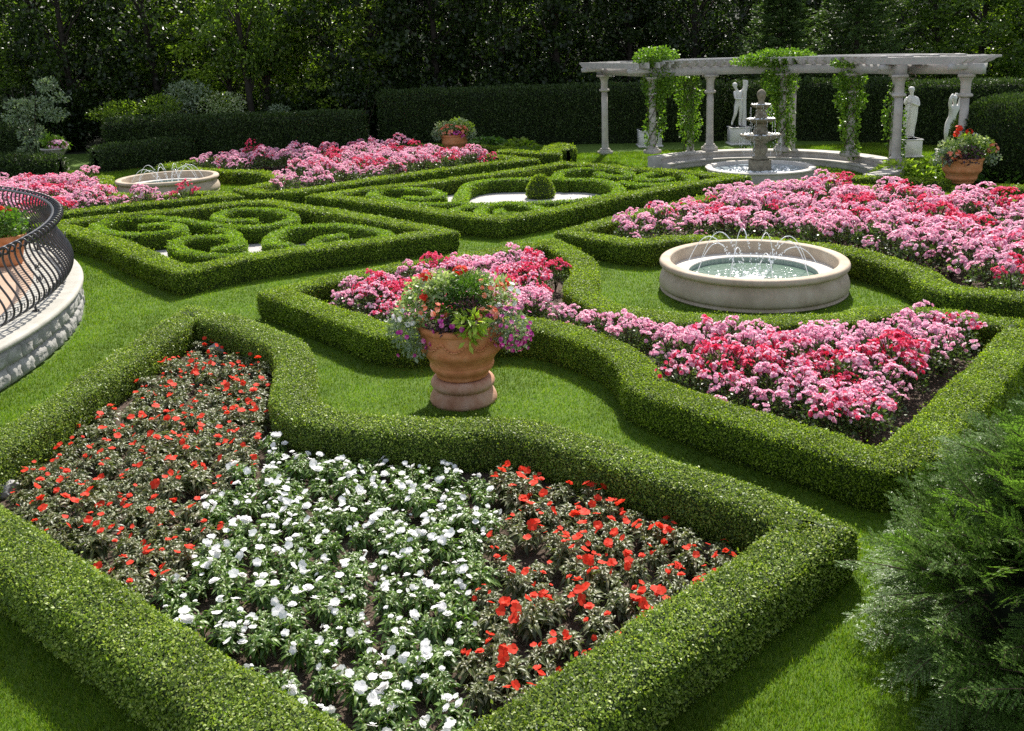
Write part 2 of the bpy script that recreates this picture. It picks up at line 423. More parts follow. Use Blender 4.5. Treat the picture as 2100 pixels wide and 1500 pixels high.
LEAVES = 0
def hedge(name, path, w, h, closed, leaf, label, cat, group=None, lmin=.021, lk=.0017, ratio=.62, cover=1.5, rc=.06, amp=.015, up=.2, flat=.75, seed=1, body='box_body', fuzz=.028, step=None):
    global LEAVES
    g = np.random.default_rng(seed)
    V, Fq = sweep(path, w, h, closed, rc, taper=.03)
    Nn = np.zeros_like(V)
    fn = np.cross(V[Fq[:, 1]] - V[Fq[:, 0]], V[Fq[:, 3]] - V[Fq[:, 0]])
    for k in range(4): np.add.at(Nn, Fq[:, k], fn)
    V = V + unit(Nn) * (wob(V, amp, 3.1) + wob(V, amp * .6, 11.) + wob(V, amp * .5, 23.))[:, None]
    def dens(d):
        L = np.maximum(lmin, lk * d); return cover / (.5 * L * L * ratio)
    P, N, d = sample_faces(V, Fq, dens, g)
    n = len(P); LEAVES += n
    L = np.maximum(lmin, lk * d) * g.uniform(.7, 1.25, n)
    P = P + N * (g.random(n) ** 2 * fuzz - .012)[:, None]
    D = N * g.uniform(.0, .7, n)[:, None] + randdir(n, g) * .9 + np.array([0, 0, up])
    stray = g.random(n) < .012; P = P + N * (stray * g.uniform(.015, .05, n))[:, None]; L = np.where(stray, L * 1.35, L)
    thin = (P[:, 2] < .07 * h / .42) & (g.random(n) < .55); L = np.where(thin, L * .45, L)
    face = N * .9 + randdir(n, g) * flat + np.array([0, 0, .45])
    lv, lf = leaf_arrays(P, D, L, L * ratio * g.uniform(.8, 1.2, n), side=face)
    Vb = V - unit(Nn) * .012
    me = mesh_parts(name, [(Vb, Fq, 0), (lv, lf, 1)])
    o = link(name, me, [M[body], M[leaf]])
    return tag(o, label, cat, group)
def px_path(pts, z, step, closed=False):
    return pathify([(*at(p[0], p[1], z)[:2], *p[2:]) for p in pts], step, closed)
def isect(p1, p2, p3, p4):
    p1, p2, p3, p4 = [np.array(p[:2]) for p in (p1, p2, p3, p4)]
    A = np.stack([p2 - p1, -(p4 - p3)], 1); t = np.linalg.solve(A, p3 - p1); return p1 + t[0] * (p2 - p1)
HH = .42
# ------------------------------------------------------------------ hedge lay-out (ground plan)
g_ = lambda x, y: at(x, y, HH)[:2]
b1_left = isect(g_(391, 637), g_(120, 822), g_(390, 1365), g_(0, 1095))
b1_bot = isect(g_(390, 1365), g_(0, 1095), g_(1476, 1219), g_(1185, 1420))
C = 1
B1 = [(*g_(391, 637), C), g_(480, 661), g_(553, 689), g_(590, 706), g_(606, 735), g_(600, 775), g_(600, 812), g_(640, 845), g_(726, 862), g_(821, 871), g_(917, 873), g_(1020, 871),
      g_(1100, 880), g_(1180, 902), g_(1256, 928), g_(1400, 972), g_(1560, 1028), (*g_(1675, 1078), C), g_(1476, 1219), g_(1324, 1318), (*b1_bot, C), (*b1_left, C)]
B4 = [(*g_(566, 599), C), g_(640, 580), g_(716, 565), g_(900, 533), (*g_(1128, 497), C), g_(1170, 516), g_(1196, 535), g_(1200, 560), g_(1190, 590), g_(1250, 628), g_(1360, 648), g_(1490, 656), g_(1614, 655), g_(1719, 651),
      g_(1790, 640), g_(1850, 636), g_(1957, 645), (*g_(2112, 668), C), g_(2040, 745), g_(1976, 812), (*g_(1872, 918), C), g_(1800, 938), g_(1680, 902), g_(1520, 853), g_(1375, 806), g_(1325, 782), g_(1310, 755),
      g_(1286, 730), g_(1240, 704), g_(1165, 678), g_(1100, 664), g_(1030, 662), g_(930, 672), g_(850, 682), g_(783, 676), g_(707, 648), g_(620, 618)]
B2 = [(*g_(96, 460), C), g_(153, 472), g_(228, 494), g_(286, 517), g_(333, 537), (*g_(381, 552), C), g_(481, 532), g_(638, 509), g_(794, 489), (*g_(908, 475), C), g_(872, 466), g_(755, 446), g_(638, 427), (*g_(545, 413), C),
      g_(481, 418), g_(364, 430), g_(247, 442)]
B3 = [(*g_(655, 400), C), g_(767, 414), g_(867, 428), g_(950, 441), (*g_(1025, 448), C), g_(1133, 430), g_(1283, 399), g_(1417, 376), (*g_(1513, 363), C), g_(1443, 356), g_(1337, 348), g_(1230, 340), (*g_(1155, 334), C),
      g_(1067, 349), g_(933, 367), g_(800, 383)]
B5 = [(*g_(1168, 474), C), g_(1243, 454), g_(1386, 420), g_(1529, 388), (*g_(1628, 372), C), g_(1671, 374), g_(1760, 382), g_(1900, 396), (*g_(2330, 440), C), (*g_(2290, 640), C), g_(2100, 607), g_(2005, 599), g_(1945, 592), g_(1915, 578), g_(1886, 558),
      g_(1838, 540), g_(1767, 520), g_(1671, 502), g_(1576, 493), g_(1481, 489), g_(1380, 490), g_(1320, 497), g_(1255, 490)]
B6 = [(*g_(1085, 327), C), g_(1033, 332), g_(933, 344), g_(800, 363), g_(697, 378), g_(600, 392), g_(535, 394), (*g_(498, 387), C), g_(540, 380), g_(572, 370), g_(568, 361), g_(530, 353), g_(460, 350), g_(400, 347), (*g_(340, 338), C), g_(520, 318), (*g_(830, 303), C), g_(960, 315)]
B8 = [(*g_(475, 402), C), g_(400, 407), g_(267, 420), g_(133, 436), (*g_(-120, 462), C), (*g_(-150, 385), C), g_(60, 372), g_(150, 368), (*g_(215, 363), C), g_(216, 376), g_(205, 390), g_(250, 400), g_(320, 401), g_(380, 397), g_(430, 395)]
paths = {}
for nm, pts in dict(B1=B1, B2=B2, B3=B3, B4=B4, B5=B5, B6=B6, B8=B8).items():
    d = np.mean([p[1] for p in pts]); paths[nm] = pathify(pts, .05 if d < 12 else .09, True)

def inside(pts, poly):
    x, y = pts[:, 0], pts[:, 1]; r = np.zeros(len(pts), bool); n = len(poly); j = n - 1
    for i in range(n):
        xi, yi, xj, yj = poly[i][0], poly[i][1], poly[j][0], poly[j][1]
        r ^= ((yi > y) != (yj > y)) & (x < (xj - xi) * (y - yi) / (yj - yi + 1e-12) + xi); j = i
    return r
def clear(pts, path, dist):
    """True where pts stay farther than dist from the path"""
    ok = np.ones(len(pts), bool); P = np.asarray(path)[::2]
    for i in range(0, len(pts), 4000):
        q = pts[i:i + 4000]; d2 = ((q[:, None, :] - P[None]) ** 2).sum(-1).min(1); ok[i:i + 4000] = d2 > dist * dist
    return ok

# ------------------------------------------------------------------ ground
def sheet(name, poly, z, mat, kind='structure', tri=False):
    import bmesh
    bm = bmesh.new(); vs = [bm.verts.new((p[0], p[1], z)) for p in poly]
    f = bm.faces.new(vs)
    if f.normal.z < 0: f.normal_flip()
    bmesh.ops.triangulate(bm, faces=bm.faces[:])
    me = bpy.data.meshes.new(name); bm.to_mesh(me); bm.free()
    o = link(name, me, mat); o['kind'] = kind; return o
sheet('lawn', [(-60, -6), (60, -6), (60, 41), (-60, 41)], 0, M['lawn'])
# forest floor rising into a wooded slope
nx, ny = 60, 40
X, Y = np.meshgrid(np.linspace(-220, 220, nx), 41 + np.linspace(0, 1, ny) ** 1.6 * 330)
Z = np.where(Y > 62, (Y - 62) * .22, 0) + np.sin(X * .11) * np.sin(Y * .17) * .3 * (Y > 44)
idx = np.arange(nx * ny).reshape(ny, nx)
me = mesh_np('wooded_slope', np.stack([X, Y, Z], -1).reshape(-1, 3), [np.stack([idx[:-1, :-1], idx[:-1, 1:], idx[1:, 1:], idx[1:, :-1]], -1).reshape(-1, 4)])
o = link('hill', me, M['forest_floor'], smooth=True); o['kind'] = 'structure'
SOIL = {}
for nm in ('B1', 'B4', 'B5', 'B6', 'B8'):
    sheet('soil', paths[nm][:-1], .008, M['soil'])
for nm in ('B2', 'B3'):
    sheet('gravel', paths[nm][:-1], .008, M['gravel'])

# loose mulch in the near bed
def mulch():
    g = np.random.default_rng(3); lo, hi = paths['B1'].min(0), paths['B1'].max(0)
    n = 26000; p = g.uniform(lo, hi, (n, 2)); p = p[inside(p, paths['B1'])]; n = len(p)
    P = np.c_[p, g.uniform(.008, .022, n)]
    D = randdir(n, g) * np.array([1, 1, .35])
    V, Fq = leaf_arrays(P, D, g.uniform(.012, .04, n), g.uniform(.006, .016, n), .05, .2)
    o = link('mulch', mesh_np('mulch', V, [Fq]), leaf_mat('mulch_chips', [(.03, .02, .015), (.07, .048, .035), (.14, .10, .08), (.26, .21, .17)], 0, rough=.9)); o['kind'] = 'stuff'
mulch()

# ------------------------------------------------------------------ boxwood borders
BG = 'clipped boxwood borders of the flower beds'
hedge('boxwood_hedge', paths['B1'], .46, HH, True, 'box_leaf_pale', 'clipped boxwood hedge framing the foreground bed of red and white impatiens', 'hedge', BG, seed=11, rc=.09)
hedge('boxwood_hedge', paths['B4'], .46, HH, True, 'box_leaf', 'clipped boxwood hedge framing the pink rose bed right behind the large terracotta urn', 'hedge', BG, seed=12)
hedge('boxwood_hedge', paths['B2'], .46, HH, True, 'box_leaf', 'square boxwood hedge around the scroll knot garden beside the iron railing', 'hedge', BG, seed=13)
hedge('boxwood_hedge', paths['B3'], .46, HH, True, 'box_leaf', 'square boxwood hedge around the scroll knot garden with the cone topiary', 'hedge', BG, seed=14)
hedge('boxwood_hedge', paths['B5'], .46, HH, True, 'box_leaf', 'boxwood hedge framing the large pink rose bed behind the right round basin', 'hedge', BG, seed=15)
hedge('boxwood_hedge', paths['B6'], .46, HH, True, 'box_leaf', 'boxwood hedge framing the far pink rose bed right of the left round basin', 'hedge', BG, seed=16)
hedge('boxwood_hedge', paths['B8'], .46, HH, True, 'box_leaf', 'boxwood hedge framing the small rose bed between railing and left round basin', 'hedge', BG, seed=17)
B7 = px_path([(1706, 363), (1813, 364), (1935, 371)], .40, .1)
hedge('boxwood_hedge', B7, .46, .40, False, 'box_leaf', 'low straight boxwood hedge behind the roses, left of the terracotta urn near the pergola', 'hedge', BG, seed=18)
B7b = px_path([(2040, 380), (2120, 386), (2260, 396)], .40, .1)
hedge('boxwood_hedge', B7b, .46, .40, False, 'box_leaf', 'low straight boxwood hedge at the right edge, right of the urn near the pergola', 'hedge', BG, seed=19)
hedge('boxwood_hedge', px_path([(2035, 411), (2100, 410), (2220, 418)], .36, .1), .42, .36, False, 'box_leaf', 'short boxwood hedge curving in front of the urn at the right edge', 'hedge', BG, seed=20)
hedge('boxwood_hedge', px_path([(852, 297), (905, 298), (965, 299), (1046, 304)], .40, .1), .46, .40, False, 'box_leaf', 'low boxwood hedge behind the far terracotta planter', 'hedge', BG, seed=21)
hedge('boxwood_hedge', px_path([(1034, 309), (1085, 312), (1133, 314, 1), (1131, 300)], .5, .1), .6, .5, False, 'box_leaf', 'short angled boxwood hedge right of the far terracotta planter', 'hedge', BG, seed=22)
hedge('boxwood_hedge', px_path([(1142, 297), (1156, 300), (1164, 306)], .5, .1), .62, .52, False, 'box_leaf', 'small dark rounded hedge end left of the pergola lawn', 'hedge', BG, seed=23)

# ------------------------------------------------------------------ knot scrolls
def z7(*p): return [(x / 2.561 + 130, y / 2.561 + 380) for x, y in p]
def z2(*p): return [(x / 3 + 600, y / 3 + 150) for x, y in p]
def z3(*p): return [(x / 3.75 + 1150, y / 3.75 + 60) for x, y in p]
SG = 'boxwood scrolls of the left knot garden'; SG2 = 'boxwood scrolls of the right knot garden'
def scroll(pts, label, group, seed, w=.27, h=.37, closed=False):
    hedge('scroll_hedge', px_path(pts, h, .08, closed), w, h, closed, 'box_leaf_new', label, 'hedge', group, seed=seed, fuzz=.035, rc=.05)
scroll(z7((800, 208), (690, 192), (560, 176), (430, 167), (300, 175), (200, 198), (170, 222), (240, 246), (360, 256), (480, 252), (580, 240), (612, 222), (570, 207), (490, 202), (420, 213)),
       'long left scroll of boxwood curling inward nearest the railing', SG, 31)
scroll(z7((800, 208), (900, 218), (1010, 218), (1120, 205), (1195, 182), (1200, 155), (1120, 132), (1000, 124), (890, 130), (815, 152), (812, 176), (880, 184), (1000, 180)),
       'back scroll of boxwood curling like a snail in the left knot garden', SG, 32)
scroll(z7((1235, 322), (1120, 350), (980, 366), (820, 370), (680, 354), (590, 322), (600, 292), (690, 274), (800, 268), (890, 276), (925, 298), (890, 318), (800, 330)),
       'front scroll of boxwood curling to the left in the left knot garden', SG, 33)
scroll(z7((905, 262), (870, 238), (820, 232)), 'short boxwood spur between two scrolls of the left knot garden', SG, 34)
scroll(z7((1180, 310), (1085, 305), (1100, 262), (1180, 228), (1300, 214), (1440, 212), (1580, 224), (1690, 248), (1690, 272), (1590, 288), (1440, 306), (1330, 316), (1320, 296), (1390, 276), (1465, 262)),
       'right scroll of boxwood open beside the pale gravel of the left knot garden', SG, 35)
scroll(z2((1040, 738), (1075, 692), (1180, 664), (1340, 654), (1520, 652), (1720, 652), (1880, 660), (1985, 688), (2010, 722), (1950, 752), (1780, 778), (1560, 796), (1330, 806), (1120, 808), (1020, 788)),
       'round boxwood ring enclosing pale gravel and the cone topiary', SG2, 36, closed=True)
scroll(z2((1000, 800), (860, 806), (700, 796), (560, 774), (490, 748), (540, 724), (660, 712), (800, 716), (900, 736), (900, 756), (800, 770), (700, 764)),
       'left scroll of boxwood in the knot garden with the topiary', SG2, 37)
scroll(z2((1130, 816), (1020, 832), (990, 850), (1060, 868), (1180, 878)), 'short front left boxwood curve of the topiary knot garden', SG2, 38)
scroll(z2((1180, 876), (1150, 848), (1200, 818), (1310, 804), (1430, 812), (1520, 834), (1500, 856), (1390, 868), (1290, 860), (1270, 842)),
       'front snail scroll of boxwood below the topiary gravel ring', SG2, 39)
scroll(z2((1690, 656), (1632, 636), (1650, 608), (1760, 592), (1900, 590), (2040, 600), (2075, 622), (2030, 638), (1940, 634), (1880, 616)),
       'back scroll of boxwood behind the gravel ring', SG2, 40)
scroll(z3((470, 1178), (620, 1194), (830, 1192), (990, 1172), (1020, 1146), (940, 1118), (800, 1104), (680, 1112), (606, 1134), (640, 1158), (760, 1160), (840, 1146)),
       'right scroll of boxwood nearest the tiered fountain', SG2, 41)

def foliage_blob_surface(V, Fq, leaf_key, body_key, name, label, cat, group, lmin, lk, ratio, cover, fuzz, seed, up=.3, parent=None, spread=.85):
    g = np.random.default_rng(seed)
    def dens(d):
        L = np.maximum(lmin, lk * d); return cover / (.5 * L * L * ratio)
    P, N, d = sample_faces(V, Fq, dens, g); n = len(P)
    L = np.maximum(lmin, lk * d) * g.uniform(.7, 1.3, n)
    P = P + N * (g.random(n) ** 2 * fuzz - .02)[:, None]
    D = N * g.uniform(.2, 1, n)[:, None] + randdir(n, g) * spread + np.array([0, 0, up])
    lv, lf = leaf_arrays(P, D, L, L * ratio)
    me = mesh_parts(name, [(V, Fq, 0), (lv, lf, 1)])
    return tag(link(name, me, [M[body_key], M[leaf_key]], parent), label, cat, group)
# cone topiary
tp = at(1110, 410)
V, Fq = lathe(dense([(.02, 0), (.33, .02), (.37, .15), (.33, .34), (.22, .52), (.1, .62), (.01, .65)], 3), 28)
V = V + np.array([tp[0], tp[1] + .3, 0])
foliage_blob_surface(V, Fq, 'box_leaf', 'box_body', 'topiary', 'small dome shaped boxwood topiary standing on gravel', 'topiary', None, .021, .0021, .62, 1.5, .03, 50)

# ------------------------------------------------------------------ grass
def grass():
    g = np.random.default_rng(5)
    n = 2300000
    y = 4.2 + 30 * g.random(n) ** 1.25
    x = (g.random(n) * 2 - 1) * (.60 * y + 1.4)
    keep = g.random(n) < np.clip((.60 * y + 1.4) / (.60 * 12 + 1.4) * (8.5 / y) ** 1.25, 0, 1)
    p = np.c_[x, y][keep]
    for nm in ('B1', 'B4', 'B2', 'B3', 'B5', 'B6', 'B8'):
        p = p[~inside(p, paths[nm])]
    q = (np.hypot(p[:, 0] + 14.4, p[:, 1] - 11.2) > 7.98) & (np.hypot(p[:, 0] - 3.93, p[:, 1] - 14.35) > 1.45) & (np.hypot(p[:, 0] - 7.4, p[:, 1] - 26.5) > 1.6)
    p = p[q]; n = len(p); d = np.hypot(np.hypot(p[:, 0], p[:, 1]), HC)
    L = np.maximum(.038, .0022 * d) * g.uniform(.55, 1.3, n); W = np.maximum(.0042, .00062 * d) * g.uniform(.8, 1.5, n)
    a = g.random(n) * 2 * math.pi; tl = g.uniform(.1, .75, n); b = g.random(n) * 2 * math.pi
    P = np.c_[p, np.full(n, -.002)]
    S = np.c_[np.cos(a), np.sin(a), np.zeros(n)]; T = np.c_[np.cos(b) * tl, np.sin(b) * tl, np.ones(n)]; T = unit(T)
    V = np.empty((n, 3, 3)); V[:, 0] = P - S * W[:, None] / 2; V[:, 1] = P + S * W[:, None] / 2; V[:, 2] = P + T * L[:, None]
    me = mesh_np('grass', V.reshape(-1, 3), [np.arange(3 * n).reshape(n, 3)])
    o = link('grass', me, M['grass']); tag(o, 'short mown green lawn grass between the hedges', 'grass', kind='stuff')
    print('grass', n)
grass()
print('hedge leaves', LEAVES)

# ------------------------------------------------------------------ impatiens
def petal_fan(c, nrm, r, k, g, cup=.15, wide=1.25):
    """k rounded petals round c: arrays (V, Fq5)"""
    nrm = nrm / np.linalg.norm(nrm); a = np.cross(nrm, [.3, .9, .2]); a /= np.linalg.norm(a); b = np.cross(nrm, a)
    V, Fs = [], []; ph = g.random() * 6.3
    for i in range(k):
        t = ph + i * 2 * math.pi / k + g.normal() * .12; d = a * math.cos(t) + b * math.sin(t); s = np.cross(nrm, d)
        hw = r * math.sin(math.pi / k) * wide; o = len(V); lift = cup * r + g.normal() * .08 * r
        V += [c, c + d * r * .55 + s * hw * .95 + nrm * lift * .4, c + d * r * .98 + s * hw * .5 + nrm * lift, c + d * r * .98 - s * hw * .5 + nrm * lift * .8, c + d * r * .55 - s * hw * .95 + nrm * lift * .5]
        Fs.append([o, o + 1, o + 2, o + 3, o + 4])
    return np.array(V), np.array(Fs)
def long_leaf(P, D, L, W, g, droop=.35):
    """folded pointed leaves with a pale midrib: parts list"""
    n = len(P); D = unit(D); S = unit(np.cross(D, np.array([0, 0, 1.]) + .35 * g.normal(size=(n, 3)))); N = unit(np.cross(S, D))
    L = L[:, None]; W = W[:, None]
    z = np.array([0, 0, 1.])
    m1 = P + D * L * .4 + z * L * .04; m2 = P + D * L * .72 - z * L * droop * .3; tip = P + D * L - z * L * droop
    up = N * W * .22
    V = np.stack([P, m1 + S * W * .5 + up, m2 + S * W * .36 + up * .8, tip, m2 - S * W * .36 + up * .8, m1 - S * W * .5 + up, m1, m2], 1)
    i = np.arange(n)[:, None] * 8
    Fq = np.concatenate([i + np.array([0, 1, 6, 6])[None, [0, 1, 2]].repeat(n, 0) if False else i + np.array([[6, 1, 2, 7]]), i + np.array([[5, 6, 7, 4]])])
    Ft = np.concatenate([i + np.array([[0, 1, 6]]), i + np.array([[0, 6, 5]]), i + np.array([[7, 2, 3]]), i + np.array([[4, 7, 3]])])
    rib = np.stack([P + N * .002, m1 + S * W * .045 + N * .003, tip + N * .002, m1 - S * W * .045 + N * .003], 1).reshape(-1, 3)
    return V.reshape(-1, 3), Fq, Ft, rib, np.arange(4 * n).reshape(n, 4)
def impatiens_foliage(name, seed, mats, r=.15, h=.165):
    g = np.random.default_rng(seed); P, D, L, W = [], [], [], []
    stems = []
    for k in range(10):
        a = k * 2 * math.pi / 10 + g.normal() * .3; rr = r * (.25 if k == 0 else g.uniform(.35, .75))
        top = np.array([math.cos(a) * rr, math.sin(a) * rr, h * (1.05 - .5 * (rr / r) ** 2) + g.normal() * .012])
        stems.append(tube([(top[0] * .2, top[1] * .2, 0), (top[0] * .7, top[1] * .7, top[2] * .6), top], .004, 4))
        for tier in range(3):
            nl = 5
            for j in range(nl):
                t = g.random() * 6.3 + j * 2 * math.pi / nl; el = (.55, .2, -.1)[tier] + g.normal() * .15
                P.append(top - np.array([top[0] * .25, top[1] * .25, .028]) * tier)
                D.append([math.cos(t) * math.cos(el), math.sin(t) * math.cos(el), math.sin(el)])
                L.append((.05, .082, .095)[tier] * g.uniform(.8, 1.2)); W.append(L[-1] * .31)
    V, Fq, Ft, rv, rf = long_leaf(np.array(P), np.array(D), np.array(L), np.array(W), g)
    parts = [(V, np.concatenate([Fq]), 0)]
    # triangles share the leaf vertices
    Vall = [V]; off = len(V); F4 = [Fq]; F3 = [Ft]; M4 = [np.zeros(len(Fq))]; M3 = [np.zeros(len(Ft))]
    Vall.append(rv); F4.append(rf + off); M4.append(np.full(len(rf), 1)); off += len(rv)
    for sv, sf in stems:
        Vall.append(sv); F4.append(sf + off); M4.append(np.full(len(sf), 1)); off += len(sv)
    return mesh_np(name, np.concatenate(Vall), [np.concatenate(F4), np.concatenate(F3)], np.concatenate(M4 + M3)), mats
def flower_mesh(name, seed, r, k=5, double=False, cup=.12):
    g = np.random.default_rng(seed)
    V, Fq = petal_fan(np.zeros(3), np.array([0, 0, 1.]), r, k, g, cup, .98)
    parts = [(V, Fq, 0)]
    if double:
        V2, F2 = petal_fan(np.array([0, 0, .006]), np.array([.1, 0, 1.]), r * .62, k - 1, g, cup * 3.5, .95); parts.append((V2, F2, 0))
    return mesh_parts(name, parts)
fol_g = [impatiens_foliage('impatiens_foliage', s, [M['imp_green'], M['imp_rib']]) for s in (1, 2, 3)]
fol_b = [impatiens_foliage('impatiens_foliage', s, [M['imp_bronze'], M['imp_rib']]) for s in (4, 5, 6)]
for me, mats in fol_g + fol_b:
    for q in mats: me.materials.append(q)
fl_w = [flower_mesh('white_flower', s, .028, 5, s < 4) for s in (1, 2, 5)]
fl_r = [flower_mesh('red_flower', s, .029, 5, s < 4) for s in (3, 4, 6)]
for q in fl_w: q.materials.append(M['white'])
for q in fl_r: q.materials.append(M['red'])
def poly_px(pts): return np.array([at(x, y, .1)[:2] for x, y in pts])
WHITE = poly_px([(530, 870), (640, 905), (800, 955), (1010, 985), (1005, 1130), (985, 1200), (960, 1330), (965, 1430), (1030, 1620), (540, 1620), (420, 1400), (290, 1235), (420, 1170), (440, 1050), (520, 940)])
NIMP = 0
def plant_impatiens():
    global NIMP
    g = np.random.default_rng(21)
    lo, hi = paths['B1'].min(0), paths['B1'].max(0)
    ax = unit(g_(1476, 1219) - g_(1185, 1420)); ay = np.array([-ax[1], ax[0]]); sp = .262
    c = (lo + hi) / 2; pts = []
    for i in range(-30, 31):
        for j in range(-30, 31):
            q = c + ax * (i + .5 * (j % 2)) * sp + ay * j * sp * .9 + g.normal(size=2) * .028; pts.append(q)
    pts = np.array(pts); pts = pts[inside(pts, paths['B1'])]; pts = pts[clear(pts, paths['B1'], .33)]
    pts = pts[(pts[:, 1] > 3.3) & (np.abs(pts[:, 0]) < .58 * pts[:, 1] + .4)]
    isw = inside(pts, WHITE)
    for (x, y), wh in zip(pts, isw):
        if not wh and g.random() < .03: continue
        s = g.uniform(.8, 1.16) * (1.06 if wh else 1.08)
        if wh: lab, gr = 'white flowered impatiens with green leaves in the foreground bed', 'white impatiens in the foreground bed'
        elif x > -.2 and y < 9: lab, gr = 'red flowered impatiens with bronze leaves on the right side of the foreground bed', 'red impatiens right of the white ones'
        else: lab, gr = 'red flowered impatiens with bronze leaves on the left side of the foreground bed', 'red impatiens left of the white ones'
        t = empty('impatiens_plant', (x, y, .005), lab, 'flower', gr, g.random() * 6.3); t.scale = (s, s, s * g.uniform(.85, 1.15))
        me, _ = (fol_g if wh else fol_b)[int(g.integers(3))]
        o = bpy.data.objects.new('foliage', me); col.objects.link(o); o.parent = t
        k = int(g.choice([3, 4, 5, 6, 7])) if wh else int(g.choice([1, 2, 3, 3, 4])) if x < -.2 else int(g.choice([3, 4, 5, 5, 6]))
        for _ in range(k):
            a, rr = g.random() * 6.3, .12 * math.sqrt(g.random())
            f = bpy.data.objects.new('flower', (fl_w if wh else fl_r)[int(g.integers(3))]); col.objects.link(f); f.parent = t
            f.location = (math.cos(a) * rr, math.sin(a) * rr, .218 - 4.5 * rr * rr + g.uniform(-.008, .02))
            f.rotation_euler = (g.normal() * .4 - rr * 1.5 * math.sin(a), g.normal() * .4 + rr * 1.5 * math.cos(a), g.random() * 6.3)
            f.scale = (s * g.uniform(.65, 1.15),) * 3
        NIMP += 1
plant_impatiens()
print('impatiens', NIMP)

# ------------------------------------------------------------------ roses
def rose_cluster(name, seed, mats, nfl=9, rad=.085, r=.03, mixed=False):
    g = np.random.default_rng(seed); parts = []
    for i in range(nfl):
        a, rr = g.random() * 6.3, rad * math.sqrt(g.random())
        c = np.array([math.cos(a) * rr, math.sin(a) * rr, rad * .75 * math.sqrt(max(0, 1 - (rr / rad) ** 2)) - rad * .4 + g.normal() * .008])
        nm = np.array([c[0], c[1], rad * .8]) + g.normal(size=3) * .025
        mi = 1 if mixed and g.random() < .35 else 0
        V, Fq = petal_fan(c, nm, r * g.uniform(.8, 1.2), 5, g, .35, 1.2); parts.append((V, Fq, mi))
        V, Fq = petal_fan(c + unit(nm) * .004, nm, r * .6, 4, g, .8, 1.3); parts.append((V, Fq, mi))
    me = mesh_parts(name, parts)
    for q in mats: me.materials.append(q)
    return me
def rose_foliage(name, seed, n=420, R0=.27, H0=.5, leaf=.042, k=1.):
    g = np.random.default_rng(seed); st = []
    for i in range(11):
        a, rr = g.random() * 6.3, R0 * .8 * math.sqrt(g.random())
        st.append(tube([(0, 0, 0), (math.cos(a) * rr * .5, math.sin(a) * rr * .5, H0 * .5), (math.cos(a) * rr, math.sin(a) * rr, H0 * .92)], .005, 4))
    d = randdir(n, g); d[:, 2] = np.abs(d[:, 2]) * 1.0 - .25
    q = g.random(n) ** .38
    P = d * q[:, None] * np.array([R0, R0, H0 * .55]) + np.array([0, 0, H0 * .45])
    P = P[P[:, 2] > .04]; n = len(P)
    D = P * np.array([1, 1, .3]) + randdir(n, g) * .18 + np.array([0, 0, -.02])
    L = leaf * g.uniform(.7, 1.3, n)
    lv, lf = leaf_arrays(P, D, L, L * .62, .25, .15)
    me = mesh_parts(name, [(lv, lf, 0)] + [(v, f, 1) for v, f in st])
    me.materials.append(M['rose_leaf']); me.materials.append(M['twig'])
    return me
near_fol = [rose_foliage('rose_foliage', s, 560, .28, .54) for s in (1, 2, 3, 4)]
far_fol = [rose_foliage('rose_foliage', s, 330, .28, .54, .05) for s in (5, 6, 7)]
cl = {'pink': [rose_cluster('pink_cluster', s, [M['pink'], M['hotpink']], 12, .08, .024) for s in (1, 2, 3)],
      'red': [rose_cluster('red_cluster', s, [M['hotpink'], M['pink']], 12, .075, .024) for s in (4, 5, 6)],
      'mix': [rose_cluster('mixed_cluster', s, [M['pink'], M['hotpink']], 12, .08, .024, mixed=True) for s in (7, 8, 9)]}
clf = {'pink': [rose_cluster('pink_cluster', s, [M['pink'], M['hotpink']], 22, .125, .025) for s in (11, 12, 13)],
       'red': [rose_cluster('red_cluster', s, [M['hotpink'], M['pink']], 20, .12, .025) for s in (14, 15)],
       'mix': [rose_cluster('mixed_cluster', s, [M['pink'], M['hotpink']], 22, .125, .025, True) for s in (16, 17)]}
NROSE = 0
